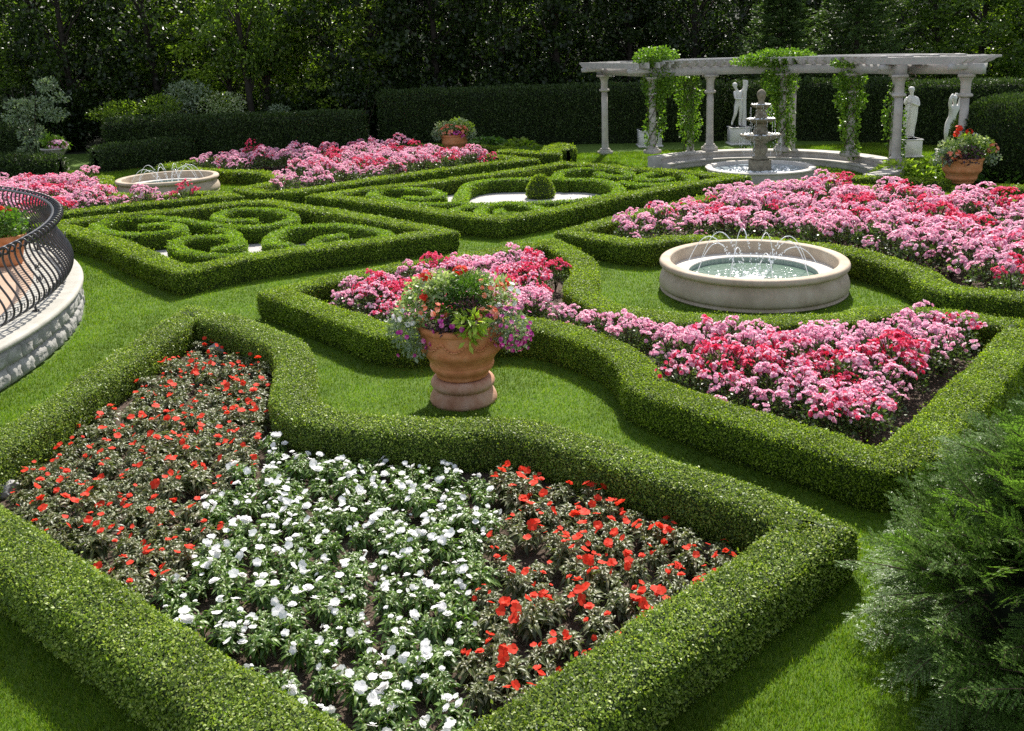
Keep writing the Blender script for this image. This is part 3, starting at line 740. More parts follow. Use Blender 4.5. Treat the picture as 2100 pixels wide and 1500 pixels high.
def roses(nm, spacing, margin, near, where, seed, size=1., pred=None, cap=999):
    global NROSE
    g = np.random.default_rng(seed); poly = paths[nm]; lo, hi = poly.min(0), poly.max(0)
    pts = []
    for i, x in enumerate(np.arange(lo[0], hi[0], spacing)):
        for y in np.arange(lo[1], hi[1], spacing * .9):
            pts.append((x + g.normal() * .1 * spacing, y + (i % 2) * spacing * .45 + g.normal() * .1 * spacing))
    pts = np.array(pts); pts = pts[inside(pts, poly)]; pts = pts[clear(pts, poly, margin)]
    pts = pts[np.abs(pts[:, 0]) < .585 * pts[:, 1] + .3]
    if pred is not None: pts = pts[pred(pts)]
    for x, y in pts[:cap]:
        v = noise.noise((x * .9 + seed, y * .9, 2.)) + g.normal() * .22
        kind = 'red' if v > .30 else 'mix' if v > .04 else 'pink'
        lab = {'pink': 'pale pink rose bush', 'red': 'deep pink red rose bush', 'mix': 'mixed pink and red rose bush'}[kind] + ' blooming in ' + where
        s = size * g.uniform(.88, 1.15)
        t = empty('rose_bush', (x, y, 0), lab, 'rose bush', f'{kind} roses in {where}'.replace('mix ', 'mixed '), g.random() * 6.3); t.scale = (s, s, s * g.uniform(.85, 1.12))
        fo = (near_fol if near else far_fol); o = bpy.data.objects.new('foliage', fo[int(g.integers(len(fo)))]); col.objects.link(o); o.parent = t
        k = int(g.integers(8, 12)) if near else int(g.integers(4, 6))
        L = cl if near else clf
        for i in range(k):
            a = i * 2.4 + g.normal() * .3; rr = .27 * math.sqrt((i + .5) / k)
            me = L[kind][int(g.integers(len(L[kind])))]
            f = bpy.data.objects.new('flower_cluster', me); col.objects.link(f); f.parent = t
            f.location = (math.cos(a) * rr, math.sin(a) * rr, .56 - 2.4 * rr * rr + g.normal() * .03)
            f.rotation_euler = (-rr * 2 * math.sin(a) + g.normal() * .2, rr * 2 * math.cos(a) + g.normal() * .2, g.random() * 6.3)
            f.scale = (g.uniform(.8, 1.25),) * 3
        NROSE += 1
roses('B4', .40, .50, True, 'the bed around the right basin', 1, 1.0)
roses('B5', .62, .62, False, 'the large bed behind the right basin', 2, 1.28)
roses('B6', .72, .62, False, 'the far bed right of the left basin', 3, 1.35, lambda p: (p[:, 0] > -6.9) | (p[:, 1] > 30.6))
roses('B8', .55, .34, False, 'the small bed beside the railing', 4, 1.2)
print('roses', NROSE)

# ------------------------------------------------------------------ leaf blobs: [(centre, radii, n)] -> leaves pointing outward
def blob_leaves(blobs, L, ratio, g, droop=0., shell=.45, out=.8):
    Ps, Ds, Ls = [], [], []
    for c, r, n in blobs:
        d = randdir(n, g); q = g.random(n) ** shell
        P = np.array(c) + d * q[:, None] * np.array(r); Ps.append(P)
        Ds.append(d * out + randdir(n, g) * .7 + np.array([0, 0, -droop])); Ls.append(L * g.uniform(.65, 1.3, n))
    P, D, Lr = np.concatenate(Ps), np.concatenate(Ds), np.concatenate(Ls)
    return leaf_arrays(P, D, Lr, Lr * ratio, .2, .15)
def flowers_on(blobs, r, g, k=5, up=.6):
    parts = []
    for c, rad, n in blobs:
        d = randdir(n, g); d[:, 1] = -np.abs(d[:, 1]) * .8 + .2; d = unit(d)
        for i in range(n):
            p = np.array(c) + d[i] * np.array(rad) * g.uniform(.85, 1.1)
            parts.append((*petal_fan(p, d[i] + np.array([0, -.2, up]), r * g.uniform(.8, 1.2), k, g, .15), 0))
    return mesh_parts('flowers', parts)

# ------------------------------------------------------------------ terracotta planters
def pot_profile(s=1.):
    return [(r * s, z * s) for r, z in dense([(.26, .30), (.30, .315), (.315, .36), (.36, .41), (.375, .45), (.37, .475), (.375, .50), (.385, .53), (.42, .58), (.455, .62), (.47, .66), (.468, .70), (.472, .80), (.485, .88), (.50, .90), (.51, .93), (.50, .96), (.47, .965), (.455, .94), (.45, .86)], 4)]
def base_profile(s=1.):
    return [(r * s, z * s) for r, z in dense([(.385, 0), (.395, .03), (.385, .07), (.36, .12), (.335, .155), (.335, .17), (.355, .185), (.372, .215), (.37, .25), (.345, .285), (.31, .30), (.26, .302)], 4)]
def planter(loc, s, label, base=True, fancy=True, seed=1, leafs=1., group='terracotta planters in the garden'):
    g = np.random.default_rng(seed)
    t = empty('terracotta_planter', loc, label, 'planter', group); t.scale = (s, s, s)
    link('pot', mesh_parts('pot', [(*lathe(pot_profile(), 64), 0)]), M['terracotta'], t, smooth=True)
    V, Fq = lathe([(.001, .90), (.2, .905), (.452, .89)], 24); link('soil', mesh_parts('soil', [(V, Fq, 0)]), M['soil'], t)
    if base: link('pedestal', mesh_parts('pedestal', [(*lathe(base_profile(), 64), 0)]), M['terra_pale'], t, smooth=True)
    if fancy:   # raised rosettes and swags
        parts = []
        for k in range(10):
            a = k * 2 * math.pi / 10 + .2
            for i in range(9):
                u = i / 8 - .5; aa = a + u * .52; zz = .80 - .075 * (1 - (2 * u) ** 2); rr = .474 + .01
                b = box((math.cos(aa) * rr, math.sin(aa) * rr, zz), (.022, .03, .022), aa, .006); parts.append((*b, 0))
            aa = a + .31; V, Fq = lathe([(.001, .014), (.018, .012), (.03, .004), (.032, -.006)], 10)
            V = V @ np.array([[0, 0, -1], [0, 1, 0], [1, 0, 0]]).astype(float)
            c, s2 = math.cos(aa), math.sin(aa); V = V @ np.array([[c, s2, 0], [-s2, c, 0], [0, 0, 1]]) + np.array([c * .473, s2 * .473, .81]); parts.append((V, Fq, 0))
        link('relief', mesh_parts('relief', parts), M['terracotta'], t)
    return t
ub = at(948, 846); U = np.array([ub[0], ub[1] + .40, 0])
t = planter(tuple(U), 1.0, 'large terracotta urn overflowing with mixed flowers, on the lawn behind the foreground bed')
g = np.random.default_rng(8)
def part_leaves(name, blobs, L, ratio, mat, t, **k): 
    V, Fq = blob_leaves(blobs, L, ratio, g, **k); return link(name, mesh_np(name, V, [Fq]), M[mat], t)
part_leaves('bushy_foliage', [((0, 0, 1.12), (.48, .46, .26), 1500), ((.02, .05, 1.30), (.34, .34, .19), 1000)], .05, .55, 'mid_leaf', t)
part_leaves('variegated_foliage', [((-.22, .02, 1.38), (.26, .26, .16), 620), ((-.5, -.12, 1.12), (.22, .26, .22), 460), ((.42, -.02, 1.28), (.26, .26, .2), 480), ((-.42, .1, 1.3), (.22, .2, .16), 300), ((.15, .15, 1.4), (.2, .2, .12), 160)], .055, .7, 'varieg', t)
part_leaves('grassy_tuft', [((.13, -.08, 1.38), (.24, .24, .17), 900)], .075, .16, 'mid_leaf', t, out=1.)
part_leaves('lime_vine', [((.14, -.46, 1.06), (.17, .10, .14), 120), ((.12, -.5, .92), (.07, .06, .10), 24)], .11, .42, 'lime', t, droop=.35)
part_leaves('purple_foliage', [((-.08, -.42, 1.02), (.2, .12, .08), 130), ((.08, -.3, 1.22), (.16, .12, .08), 90)], .06, .6, 'purple_leaf', t)
part_leaves('trailing_foliage', [((-.62, -.16, .92), (.2, .24, .22), 520), ((-.5, -.3, .76), (.14, .14, .16), 240), ((.55, -.26, .96), (.27, .26, .2), 700), ((.62, -.2, .78), (.18, .18, .14), 260), ((-.72, 0, .98), (.14, .2, .14), 200)], .042, .6, 'grey_leaf', t, droop=.3)
link('petunia_flowers', flowers_on([((.55, -.28, .96), (.3, .28, .22), 60), ((.62, -.22, .80), (.2, .2, .14), 26)], .025, g), M['magenta'], t)
link('petunia_flowers', flowers_on([((-.55, -.26, .9), (.24, .26, .26), 14), ((-.1, -.44, 1.06), (.26, .12, .1), 10)], .028, g), M['magenta'], t)
link('geranium_flowers', flowers_on([((0.03, .0, 1.56), (.07, .07, .04), 16), ((-.36, .04, 1.5), (.07, .07, .05), 12), ((-.4, -.2, 1.3), (.06, .06, .05), 9), ((.5, .05, 1.36), (.08, .08, .05), 9)], .03, g), M['red'], t)
link('salmon_flowers', flowers_on([((.32, -.36, 1.14), (.14, .1, .08), 16), ((-.25, -.38, 1.2), (.16, .1, .08), 12), ((.3, -.1, 1.36), (.2, .2, .1), 9)], .03, g), M['salmon'], t)
link('white_flowers', flowers_on([((-.55, -.2, 1.15), (.2, .2, .14), 14), ((.5, -.1, 1.3), (.2, .2, .14), 18)], .03, g), M['white'], t)

def small_plants(t, seed):
    global g
    g = np.random.default_rng(seed)
    part_leaves('bushy_foliage', [((0, 0, 1.12), (.55, .5, .3), 700)], .075, .6, 'mid_leaf', t)
    part_leaves('variegated_foliage', [((-.3, -.1, 1.2), (.42, .36, .26), 420), ((.25, -.1, 1.35), (.3, .3, .2), 260)], .085, .7, 'varieg', t)
    part_leaves('lime_vine', [((.42, -.1, 1.2), (.32, .3, .22), 260), ((.1, 0, 1.42), (.22, .22, .14), 120)], .09, .6, 'lime', t, droop=.1)
    part_leaves('trailing_foliage', [((-.6, -.2, 1.0), (.22, .24, .24), 220), ((.6, -.2, 1.0), (.24, .24, .24), 240)], .07, .6, 'grey_leaf', t, droop=.3)
u2 = at(1983, 405)
t = planter((u2[0] + .05, u2[1] + .45, 0), .98, 'terracotta planter with purple and lime trailing plants near the right statue', False, False)
small_plants(t, 31)
part_leaves('purple_foliage', [((-.05, -.42, 1.05), (.34, .16, .24), 260), ((-.45, -.3, 1.0), (.16, .14, .1), 90)], .08, .6, 'purple_leaf', t)
link('geranium_flowers', flowers_on([((-.12, .05, 1.72), (.07, .07, .05), 10), ((.15, .05, 1.62), (.07, .07, .05), 9), ((-.2, 0, 1.58), (.06, .06, .05), 7)], .045, g), M['red'], t)
link('salmon_flowers', flowers_on([((.62, -.25, 1.2), (.14, .12, .12), 12), ((-.4, -.42, 1.1), (.2, .1, .1), 14)], .045, g), M['salmon'], t)
t = planter((-2.0, 33.6, 0), 1.0, 'terracotta planter with pale green trailing plants in front of the tall dark hedge', False, False)
small_plants(t, 33)
link('salmon_flowers', flowers_on([((0, -.35, 1.15), (.5, .2, .2), 50)], .05, g), M['salmon'], t)
link('petunia_flowers', flowers_on([((.12, -.42, 1.0), (.3, .14, .12), 24)], .045, g), M['magenta'], t)

# ------------------------------------------------------------------ round basins
def basin(cx, cy, label, seed):
    g = np.random.default_rng(seed)
    t = empty('round_basin', (cx, cy, 0), label, 'fountain', 'round stone basins with arching jets')
    body = dense([(1.47, 0), (1.5, .03), (1.47, .065), (1.505, .10), (1.51, .17), (1.485, .26), (1.44, .34), (1.425, .385), (1.44, .40)], 4)
    link('body', mesh_parts('body', [(*lathe(body, 96), 0)]), M['stone'], t, smooth=True)
    rim = dense([(1.438, .398), (1.47, .405), (1.505, .44), (1.505, .485), (1.48, .515), (1.42, .522), (1.36, .518), (1.33, .50), (1.325, .46)], 4) + [(1.325, .30)]
    link('rim', mesh_parts('rim', [(*lathe(rim, 96), 0)]), M['stone'], t, smooth=True)
    link('ledge', mesh_parts('ledge', [(*lathe([(1.326, .302), (1.05, .302), (1.035, .295), (1.03, .28)], 80), 0)]), M['stone_in'], t)
    link('tile_band', mesh_parts('tile_band', [(*lathe([(1.031, .281), (1.03, .1)], 80), 0)]), M['tile'], t)
    link('water', mesh_parts('water', [(*lathe([(.001, .205), (.4, .205), (.8, .205), (1.03, .205)], 64), 0)]), M['water'], t)
    parts = []
    for i in range(200):
        a, rr = g.random() * 6.3, abs(g.normal()) * .34
        r = g.uniform(.012, .05) * max(.4, 1 - rr * .7); n = 8
        ang = np.linspace(0, 2 * math.pi, n, endpoint=False); rad = r * g.uniform(.6, 1.3, n)
        c = np.array([math.cos(a) * min(rr, .95) * 1.1, math.sin(a) * min(rr, .95) - .12, .21])
        V = np.vstack([c + np.c_[np.cos(ang) * rad, np.sin(ang) * rad * .8, np.zeros(n)], c + np.array([[0, 0, r * g.uniform(.3, .9)]])])
        parts.append((V, np.array([[j, (j + 1) % n, n] for j in range(n)]), 0))
    link('foam', mesh_parts('foam', parts), M['foam'], t, smooth=True)
    for k in range(10):
        a = k * 2 * math.pi / 10 + .35; r0 = 1.08; r1 = .22 + g.normal() * .05; hgt = .60 + g.normal() * .05
        d0 = np.array([math.cos(a), math.sin(a)]); side = np.array([-d0[1], d0[0]]) * g.normal() * .05
        T = np.linspace(0, 1, 24); rr = r0 + (r1 - r0) * T; zz = .30 + 4 * hgt * T * (1 - T) * (1 - .12 * T) - .09 * T
        P = np.c_[d0[0] * rr + side[0] * T, d0[1] * rr + side[1] * T, zz]
        solid = P[:16] + 0; parts = [(*tube(solid, np.linspace(.006, .0085, 16), 6), 0)]
        for q in range(15, 23):
            for _ in range(3):
                c = P[q] + (P[q + 1] - P[q]) * g.random() + g.normal(size=3) * .012
                V, Fq = tube([c - np.array([0, 0, .014]), c - np.array([0, 0, .007]), c + np.array([0, 0, .007]), c + np.array([0, 0, .013])], [.002, .0085, .0085, .002], 5); parts.append((V, Fq, 0))
        link('water_jet', mesh_parts('water_jet', parts), M['jet'], t, smooth=True)
    return t
basin(3.93, 14.35, 'round stone basin with arching water jets in front of the large pink rose bed', 5)
basin(-10.5, 27.6, 'round stone basin with arching water jets at far left before the dark hedge', 6)

# ------------------------------------------------------------------ pergola, bench, pool
PC = np.array([7.4, 26.5]); pa = np.array([.752, .659]); pb = np.array([.659, -.752])
def loc2(a, b): return PC + pa * a + pb * b
cols_in = [at(1338, 315, .42)[:2], at(1455, 309, .42)[:2], at(1602, 311, .42)[:2], at(1742, 321, .42)[:2], loc2(1.75, 3.25), at(1830, 356, .1)[:2]]
end_l, end_r = at(1241, 306, .2)[:2], np.array([atY(1981, 172, 24.2)[0], 24.2])
ZB = 2.93
def column_parts(h):
    lat = dense([(.20, .13), (.215, .15), (.20, .175), (.165, .19), (.185, .205), (.165, .225), (.125, .25)], 3) + [(.121, .6), (.117, 1.4), (.109, h - .62)]
    lat += dense([(.109, h - .62), (.135, h - .61), (.185, h - .585), (.19, h - .55), (.175, h - .52), (.13, h - .50)], 3)
    lat += dense([(.128, h - .495), (.126, h - .40), (.128, h - .25), (.145, h - .17), (.172, h - .12), (.178, h - .085)], 3)
    return lat
def make_pergola():
    t = empty('pergola', (PC[0], PC[1], 0), 'white curved pergola on round columns around the tiered fountain', 'pergola')
    o3 = np.array([PC[0], PC[1], 0])
    ctr = PC
    allc = [(end_l, 0.), *[(c, .42 if i in (0, 1, 2, 3, 4) else .1) for i, c in enumerate(cols_in)], (end_r, 0.)]
    # outer row behind the bench
    outs = []
    for c in cols_in[1:4]:
        d = unit(c - PC); outs.append(c + d * 1.75)
    allc += [(c, 0.) for c in outs]
    for c, z0 in allc:
        h = ZB - z0; rz = math.atan2(*(unit(c - PC))[::-1])
        e = bpy.data.objects.new('column', None); 
        parts = [(*lathe(column_parts(h), 28), 0)]
        V = parts[0][0]
        me = mesh_parts('column', parts); o = link('column', me, M['white_stone'], t, smooth=True); o.location = (c[0] - PC[0], c[1] - PC[1], z0)
        link('plinth', mesh_parts('plinth', [(*box((0, 0, .065), (.42, .42, .13), rz, .012), 0)]), M['white_stone'], o)
        link('abacus', mesh_parts('abacus', [(*box((0, 0, h - .04), (.42, .42, .08), rz, .012), 0)]), M['white_stone'], o)
    # beams follow the column heads
    def beam(path, z0, z1, wd, name='beam'):
        P = np.array(path); parts = []
        t2 = unit(np.gradient(P, axis=0)); nn = np.stack([-t2[:, 1], t2[:, 0]], 1)
        n = len(P); V = []
        for p, q in zip(P, nn):
            for s, z in ((-1, z0), (1, z0), (1, z1), (-1, z1)): V.append([p[0] + q[0] * wd / 2 * s - PC[0], p[1] + q[1] * wd / 2 * s - PC[1], z])
        V = np.array(V); Fq = []
        for i in range(n - 1):
            for j in range(4): k = (j + 1) % 4; Fq.append([i * 4 + j, i * 4 + k, (i + 1) * 4 + k, (i + 1) * 4 + j])
        Fq += [[3, 2, 1, 0], [n * 4 - 4, n * 4 - 3, n * 4 - 2, n * 4 - 1]]
        return link(name, mesh_parts(name, [(V, np.array(Fq), 0)]), M['paint_white'], t)
    arc = catmull(cols_in, .15)
    beam(arc, ZB, ZB + .27, .20)
    oarc = catmull(outs, .15); beam(oarc, ZB, ZB + .27, .20)
    for a, b in ((cols_in[0], end_l), (cols_in[-1], end_r)):
        d = unit(b - a); beam([a + d * .12, b + d * .45], ZB + .002, ZB + .272, .22)
        nrm = np.array([-d[1], d[0]])
        for s in (-.75, -.38, 0, .38, .75):          # long rafters of the wings with shaped tails
            L0, L1 = -.5, np.linalg.norm(b - a) + .5
            prof = [(L0 - .1, .20), (L0, .20), (L0 + .0, .02), (L1 - .38, .0), (L1 - .22, .05), (L1 - .12, .12), (L1, .15), (L1, .20)]
            V = []
            for sgn in (-1, 1):
                for u, z in prof:
                    p = a + d * u + nrm * (s + sgn * .03); V.append([p[0] - PC[0], p[1] - PC[1], ZB + .272 + z])
            n = len(prof); Fq = [[i, (i + 1) % n, n + (i + 1) % n, n + i] for i in range(n)]
            import bmesh
            bm = bmesh.new(); vs = [bm.verts.new(v) for v in V]
            for f in Fq: bm.faces.new([vs[i] for i in f])
            bm.faces.new(vs[:n][::-1]); bm.faces.new(vs[n:]); bmesh.ops.recalc_face_normals(bm, faces=bm.faces[:])
            me = bpy.data.meshes.new('rafter'); bm.to_mesh(me); bm.free(); link('rafter', me, M['paint_white'], t)
        for c in (a, b):                              # cross brackets over the columns
            V, Fq = box((0, 0, 0), (.14, 1.75, .15), math.atan2(d[1], d[0]), .02)
            link('bracket', mesh_parts('bracket', [(V + np.array([c[0] + d[0] * .02 - PC[0], c[1] + d[1] * .02 - PC[1], ZB + .2]), Fq, 0)]), M['paint_white'], t)
    # radial rafters over the curve
    s = np.linspace(0, 1, 30); al = np.linspace(0, 1, len(arc))
    for q in s:
        p = np.array([np.interp(q, al, arc[:, 0]), np.interp(q, al, arc[:, 1])]); d = unit(p - PC)
        prof = [(-.55, .20), (-.55, .14), (-.46, .10), (-.36, .03), (-.22, .0), (1.9, .0), (2.15, .1), (2.25, .14), (2.25, .20)]
        n = len(prof); V = []
        nrm = np.array([-d[1], d[0]])
        for sgn in (-1, 1):
            for u, z in prof:
                pp = p + d * u + nrm * sgn * .028; V.append([pp[0] - PC[0], pp[1] - PC[1], ZB + .272 + z])
        import bmesh
        bm = bmesh.new(); vs = [bm.verts.new(v) for v in V]
        for i in range(n): bm.faces.new([vs[i], vs[(i + 1) % n], vs[n + (i + 1) % n], vs[n + i]])
        bm.faces.new(vs[:n][::-1]); bm.faces.new(vs[n:]); bmesh.ops.recalc_face_normals(bm, faces=bm.faces[:])
        me = bpy.data.meshes.new('rafter'); bm.to_mesh(me); bm.free(); link('rafter', me, M['paint_white'], t)
    for off in (-.45, .2, .85, 1.5):
        pth = np.array([p + unit(p - PC) * off for p in arc]); beam(pth, ZB + .474, ZB + .515, .07, 'lath')
make_pergola()

def bench():
    t = empty('stone_bench', (PC[0], PC[1], 0), 'curved white stone bench with two steps under the pergola', 'bench')
    def arc_prof(prof, a0, a1, name, n=64):
        V, Fq = [], []; m_ = len(prof)
        for i in range(n):
            a = a0 + (a1 - a0) * i / (n - 1)
            for r, z in prof: q = pa * r * math.cos(a) + pb * r * math.sin(a); V.append([q[0], q[1], z])
        for i in range(n - 1):
            for j in range(m_): k = (j + 1) % m_; Fq.append([i * m_ + j, i * m_ + k, (i + 1) * m_ + k, (i + 1) * m_ + j])
        V = np.array(V); Fq = np.array(Fq)
        import bmesh
        bm = bmesh.new(); vs = [bm.verts.new(v) for v in V]
        for f in Fq: bm.faces.new([vs[i] for i in f])
        bm.faces.new(vs[:m_][::-1]); bm.faces.new(vs[-m_:]); bmesh.ops.recalc_face_normals(bm, faces=bm.faces[:])
        me = bpy.data.meshes.new(name); bm.to_mesh(me); bm.free(); return link(name, me, M['white_stone'], t)
    a = R(96)
    arc_prof([(3.1, .0), (3.1, .17), (3.07, .18), (3.07, .23), (3.44, .23), (3.44, .0)], -a, a, 'seat')
    arc_prof([(3.445, .0), (3.445, .36), (3.41, .37), (3.41, .425), (3.95, .425), (3.95, .0)], -a, a, 'backrest')
bench()

def pool():
    t = empty('fountain_pool', (PC[0], PC[1], 0), 'low pale stone pool with curved lobes holding the tiered fountain', 'pool')
    n = 120; ang = np.linspace(0, 2 * math.pi, n, endpoint=False)
    lob = 1 + .035 * np.abs(np.cos(2 * (ang - math.atan2(pa[1], pa[0])))) ** .5
    def ring(prof):
        V, Fq = [], []; m_ = len(prof)
        for r, z in prof:
            for a, l in zip(ang, lob): V.append([r * l * math.cos(a), r * l * math.sin(a), z])
        for i in range(m_ - 1):
            for j in range(n): k = (j + 1) % n; Fq.append([i * n + j, i * n + k, (i + 1) * n + k, (i + 1) * n + j])
        return np.array(V), np.array(Fq)
    link('wall', mesh_parts('wall', [(*ring([(1.49, 0), (1.49, .29)]), 0)]), M['white_stone'], t)
    link('coping', mesh_parts('coping', [(*ring([(1.49, .29), (1.53, .295), (1.55, .32), (1.54, .345), (1.36, .35), (1.345, .33), (1.34, .1)]), 0)]), M['stone_in'], t)
    link('step', mesh_parts('step', [(*ring([(1.72, 0), (1.72, .035), (1.491, .036)]), 0)]), M['stone_in'], t)
    link('water', mesh_parts('water', [(*ring([(1.345, .25), (.7, .25), (.001, .25)]), 0)]), M['water_pale'], t)
    g = np.random.default_rng(4); parts = []
    for i in range(240):
        a, rr = g.random() * 6.3, .45 + abs(g.normal()) * .3; r = g.uniform(.015, .05); n2 = 7
        an = np.linspace(0, 6.283, n2, endpoint=False); c = np.array([math.cos(a) * min(rr, 1.2), math.sin(a) * min(rr, 1.2), .254])
        V = np.vstack([c + np.c_[np.cos(an) * r, np.sin(an) * r * g.uniform(.5, 1), np.zeros(n2)], c + [[0, 0, r * .5]]])
        parts.append((V, np.array([[j, (j + 1) % n2, n2] for j in range(n2)]), 0))
    link('foam', mesh_parts('foam', parts), M['foam'], t)
    f = empty('tiered_fountain', (PC[0], PC[1], 0), 'weathered three tier stone fountain with bowls of falling water', 'fountain')
    link('pedestal', mesh_parts('pedestal', [(*lathe(dense([(.01, .55), (.30, .55), (.325, .53), (.33, .3), (.33, .1)], 2), 32), 0)]), M['fount'], f)
    link('stem', mesh_parts('stem', [(*lathe(dense([(.22, .55), (.27, .58), (.2, .63), (.16, .68), (.2, .78), (.22, .86), (.18, .96), (.14, 1.0), (.16, 1.06), (.14, 1.14), (.2, 1.22)], 3), 28), 0)]), M['fount'], f, smooth=True)
    def bowl(z, r, h):
        n = 56; pr = dense([(r * .28, z - h), (r * .45, z - h * .72), (r * .75, z - h * .45), (r * .95, z - h * .15), (r * 1.0, z), (r * .95, z + .02), (r * .88, z - .0), (r * .2, z - .03)], 3)
        V, Fq = lathe(pr, n); a = np.arctan2(V[:, 1], V[:, 0]); rr = np.hypot(V[:, 0], V[:, 1])
        k = 1 + .05 * np.cos(14 * a) * np.clip(rr / r, 0, 1); V[:, 0] *= k; V[:, 1] *= k
        link('bowl', mesh_parts('bowl', [(V, Fq, 0)]), M['fount'], f, smooth=True)
        parts = []
        for i in range(int(90 * r) + 20):
            a = g.random() * 6.3; q = g.uniform(.55, .97) * r; c = np.array([math.cos(a) * q, math.sin(a) * q, z + .015]); s = g.uniform(.015, .04)
            an = np.linspace(0, 6.283, 6, endpoint=False)
            V = np.vstack([c + np.c_[np.cos(an) * s, np.sin(an) * s, np.zeros(6)], c + [[0, 0, s * .8]]]); parts.append((V, np.array([[j, (j + 1) % 6, 6] for j in range(6)]), 0))
        link('splashing_water', mesh_parts('splashing_water', parts), M['foam'], f)
        parts = []
        for i in range(int(60 * r)):
            a = g.random() * 6.3; q = r * 1.03
            for zz in np.arange(z - .02, z - h - .28, -.05):
                if g.random() < .55: continue
                c = np.array([math.cos(a) * q, math.sin(a) * q, zz]); q += .002
                V, Fq = tube([c, c - [0, 0, .012], c - [0, 0, .03], c - [0, 0, .042]], [.002, .006, .006, .002], 4); parts.append((V, Fq, 0))
        link('falling_water', mesh_parts('falling_water', parts), M['jet'], f)
    bowl(1.28, .58, .26); bowl(1.74, .42, .17); bowl(2.15, .29, .14)
    link('stem', mesh_parts('stem', [(*lathe(dense([(.13, 1.24), (.2, 1.3), (.22, 1.38), (.17, 1.48), (.15, 1.55), (.17, 1.6)], 3), 24), 0)]), M['fount'], f, smooth=True)
    link('stem', mesh_parts('stem', [(*lathe(dense([(.12, 1.7), (.16, 1.76), (.17, 1.84), (.14, 1.94), (.12, 2.0), (.14, 2.04)], 3), 24), 0)]), M['fount'], f, smooth=True)
    link('finial', mesh_parts('finial', [(*lathe(dense([(.1, 2.12), (.12, 2.18), (.08, 2.24), (.1, 2.32), (.13, 2.42), (.12, 2.5), (.07, 2.57), (.01, 2.6)], 3), 20), 0)]), M['fount'], f, smooth=True)
pool()

# ------------------------------------------------------------------ climbing vines on the pergola
def pxblob(x, y, rx, ry, Y, n, depth=.35, f=1.):
    c = atY(x, y, Y); k = Y / F * f; n = int(n * f * f); return (tuple(c), (rx * k, depth, ry * k), n)
def vine(blobs, label, stem, seed, mat='vine_leaf', L=.085):
    g = np.random.default_rng(seed)
    blobs = [(c, (r[0] * 1.22, r[1] * 1.1, r[2] * 1.12), int(n * 1.35)) for c, r, n in blobs]
    V, Fq = blob_leaves(blobs, L, .75, g, droop=.25)
    o = link('climbing_vine', mesh_np('climbing_vine', V, [Fq]), M[mat]); tag(o, label, 'vine', 'vines climbing the pergola columns')
    parts = []
    for k in range(3):
        P = [np.array(stem[0]) + (np.array(stem[1]) - np.array(stem[0])) * q + np.array([math.cos(q * 9 + k * 2.1), math.sin(q * 9 + k * 2.1), 0]) * .17 for q in np.linspace(0, 1, 22)]
        parts.append((*tube(P, .014, 5), 0))
    link('stem', mesh_parts('stem', parts), M['twig'], o)
def y_(c): return float(c[1])
c0, c1, c2, c3, c4, c5 = cols_in
d = y_(c0)
vine([pxblob(1346, 115, 38, 16, d, 900), pxblob(1325, 130, 22, 8, d, 200), pxblob(1352, 170, 30, 28, d, 1000), pxblob(1345, 205, 16, 20, d, 350, .25), pxblob(1334, 270, 12, 40, d, 260, .22), pxblob(1357, 250, 8, 35, d, 140, .2)],
     'bushy vine spilling over the left column of the pergola', ((*c0, .45), (*c0, ZB)), 61)
d = float(outs_y) if False else d + 1.6
vine([pxblob(1412, 190, 24, 35, d, 700), pxblob(1414, 250, 20, 45, d, 700), pxblob(1408, 155, 22, 14, d, 250)], 'dark vine hanging between the two left columns of the pergola', ((*atY(1412, 300, d)[:2], .0), (*atY(1412, 300, d)[:2], ZB)), 62)
d = y_(c2)
vine([pxblob(1600, 118, 62, 15, d, 1500), pxblob(1535, 125, 30, 8, d, 300), pxblob(1655, 128, 26, 8, d, 260), pxblob(1600, 165, 32, 34, d, 1200), pxblob(1602, 225, 22, 40, d, 800, .3), pxblob(1612, 280, 16, 28, d, 380, .25)],
     'large vine mounded on the pergola behind the tiered fountain', ((*c2, .45), (*c2, ZB)), 63)
d = y_(c3)
vine([pxblob(1742, 128, 32, 8, d, 450), pxblob(1742, 165, 28, 18, d, 600), pxblob(1744, 205, 26, 30, d, 800), pxblob(1742, 260, 17, 34, d, 450, .28), pxblob(1745, 305, 14, 20, d, 200, .28)],
     'vine hanging down the column right of the tiered fountain', ((*c3, .45), (*c3, ZB)), 64)
d = y_(c5)
vine([pxblob(1842, 180, 13, 30, d, 240, .22), pxblob(1822, 240, 9, 50, d, 200, .2), pxblob(1846, 270, 8, 50, d, 180, .2), pxblob(1840, 320, 12, 26, d, 150, .22)], 'thin vine twisting round the front right column of the pergola', ((*c5, .1), (*c5, ZB)), 65)
d = y_(c5) + 2.5
vine([pxblob(1870, 128, 34, 10, d, 350), pxblob(1940, 133, 34, 7, d, 220)], 'loose vine shoots lying on the right wing roof of the pergola', ((*atY(1860, 200, d)[:2], 2.6), (*atY(1880, 200, d)[:2], 3.3)), 66, L=.1)

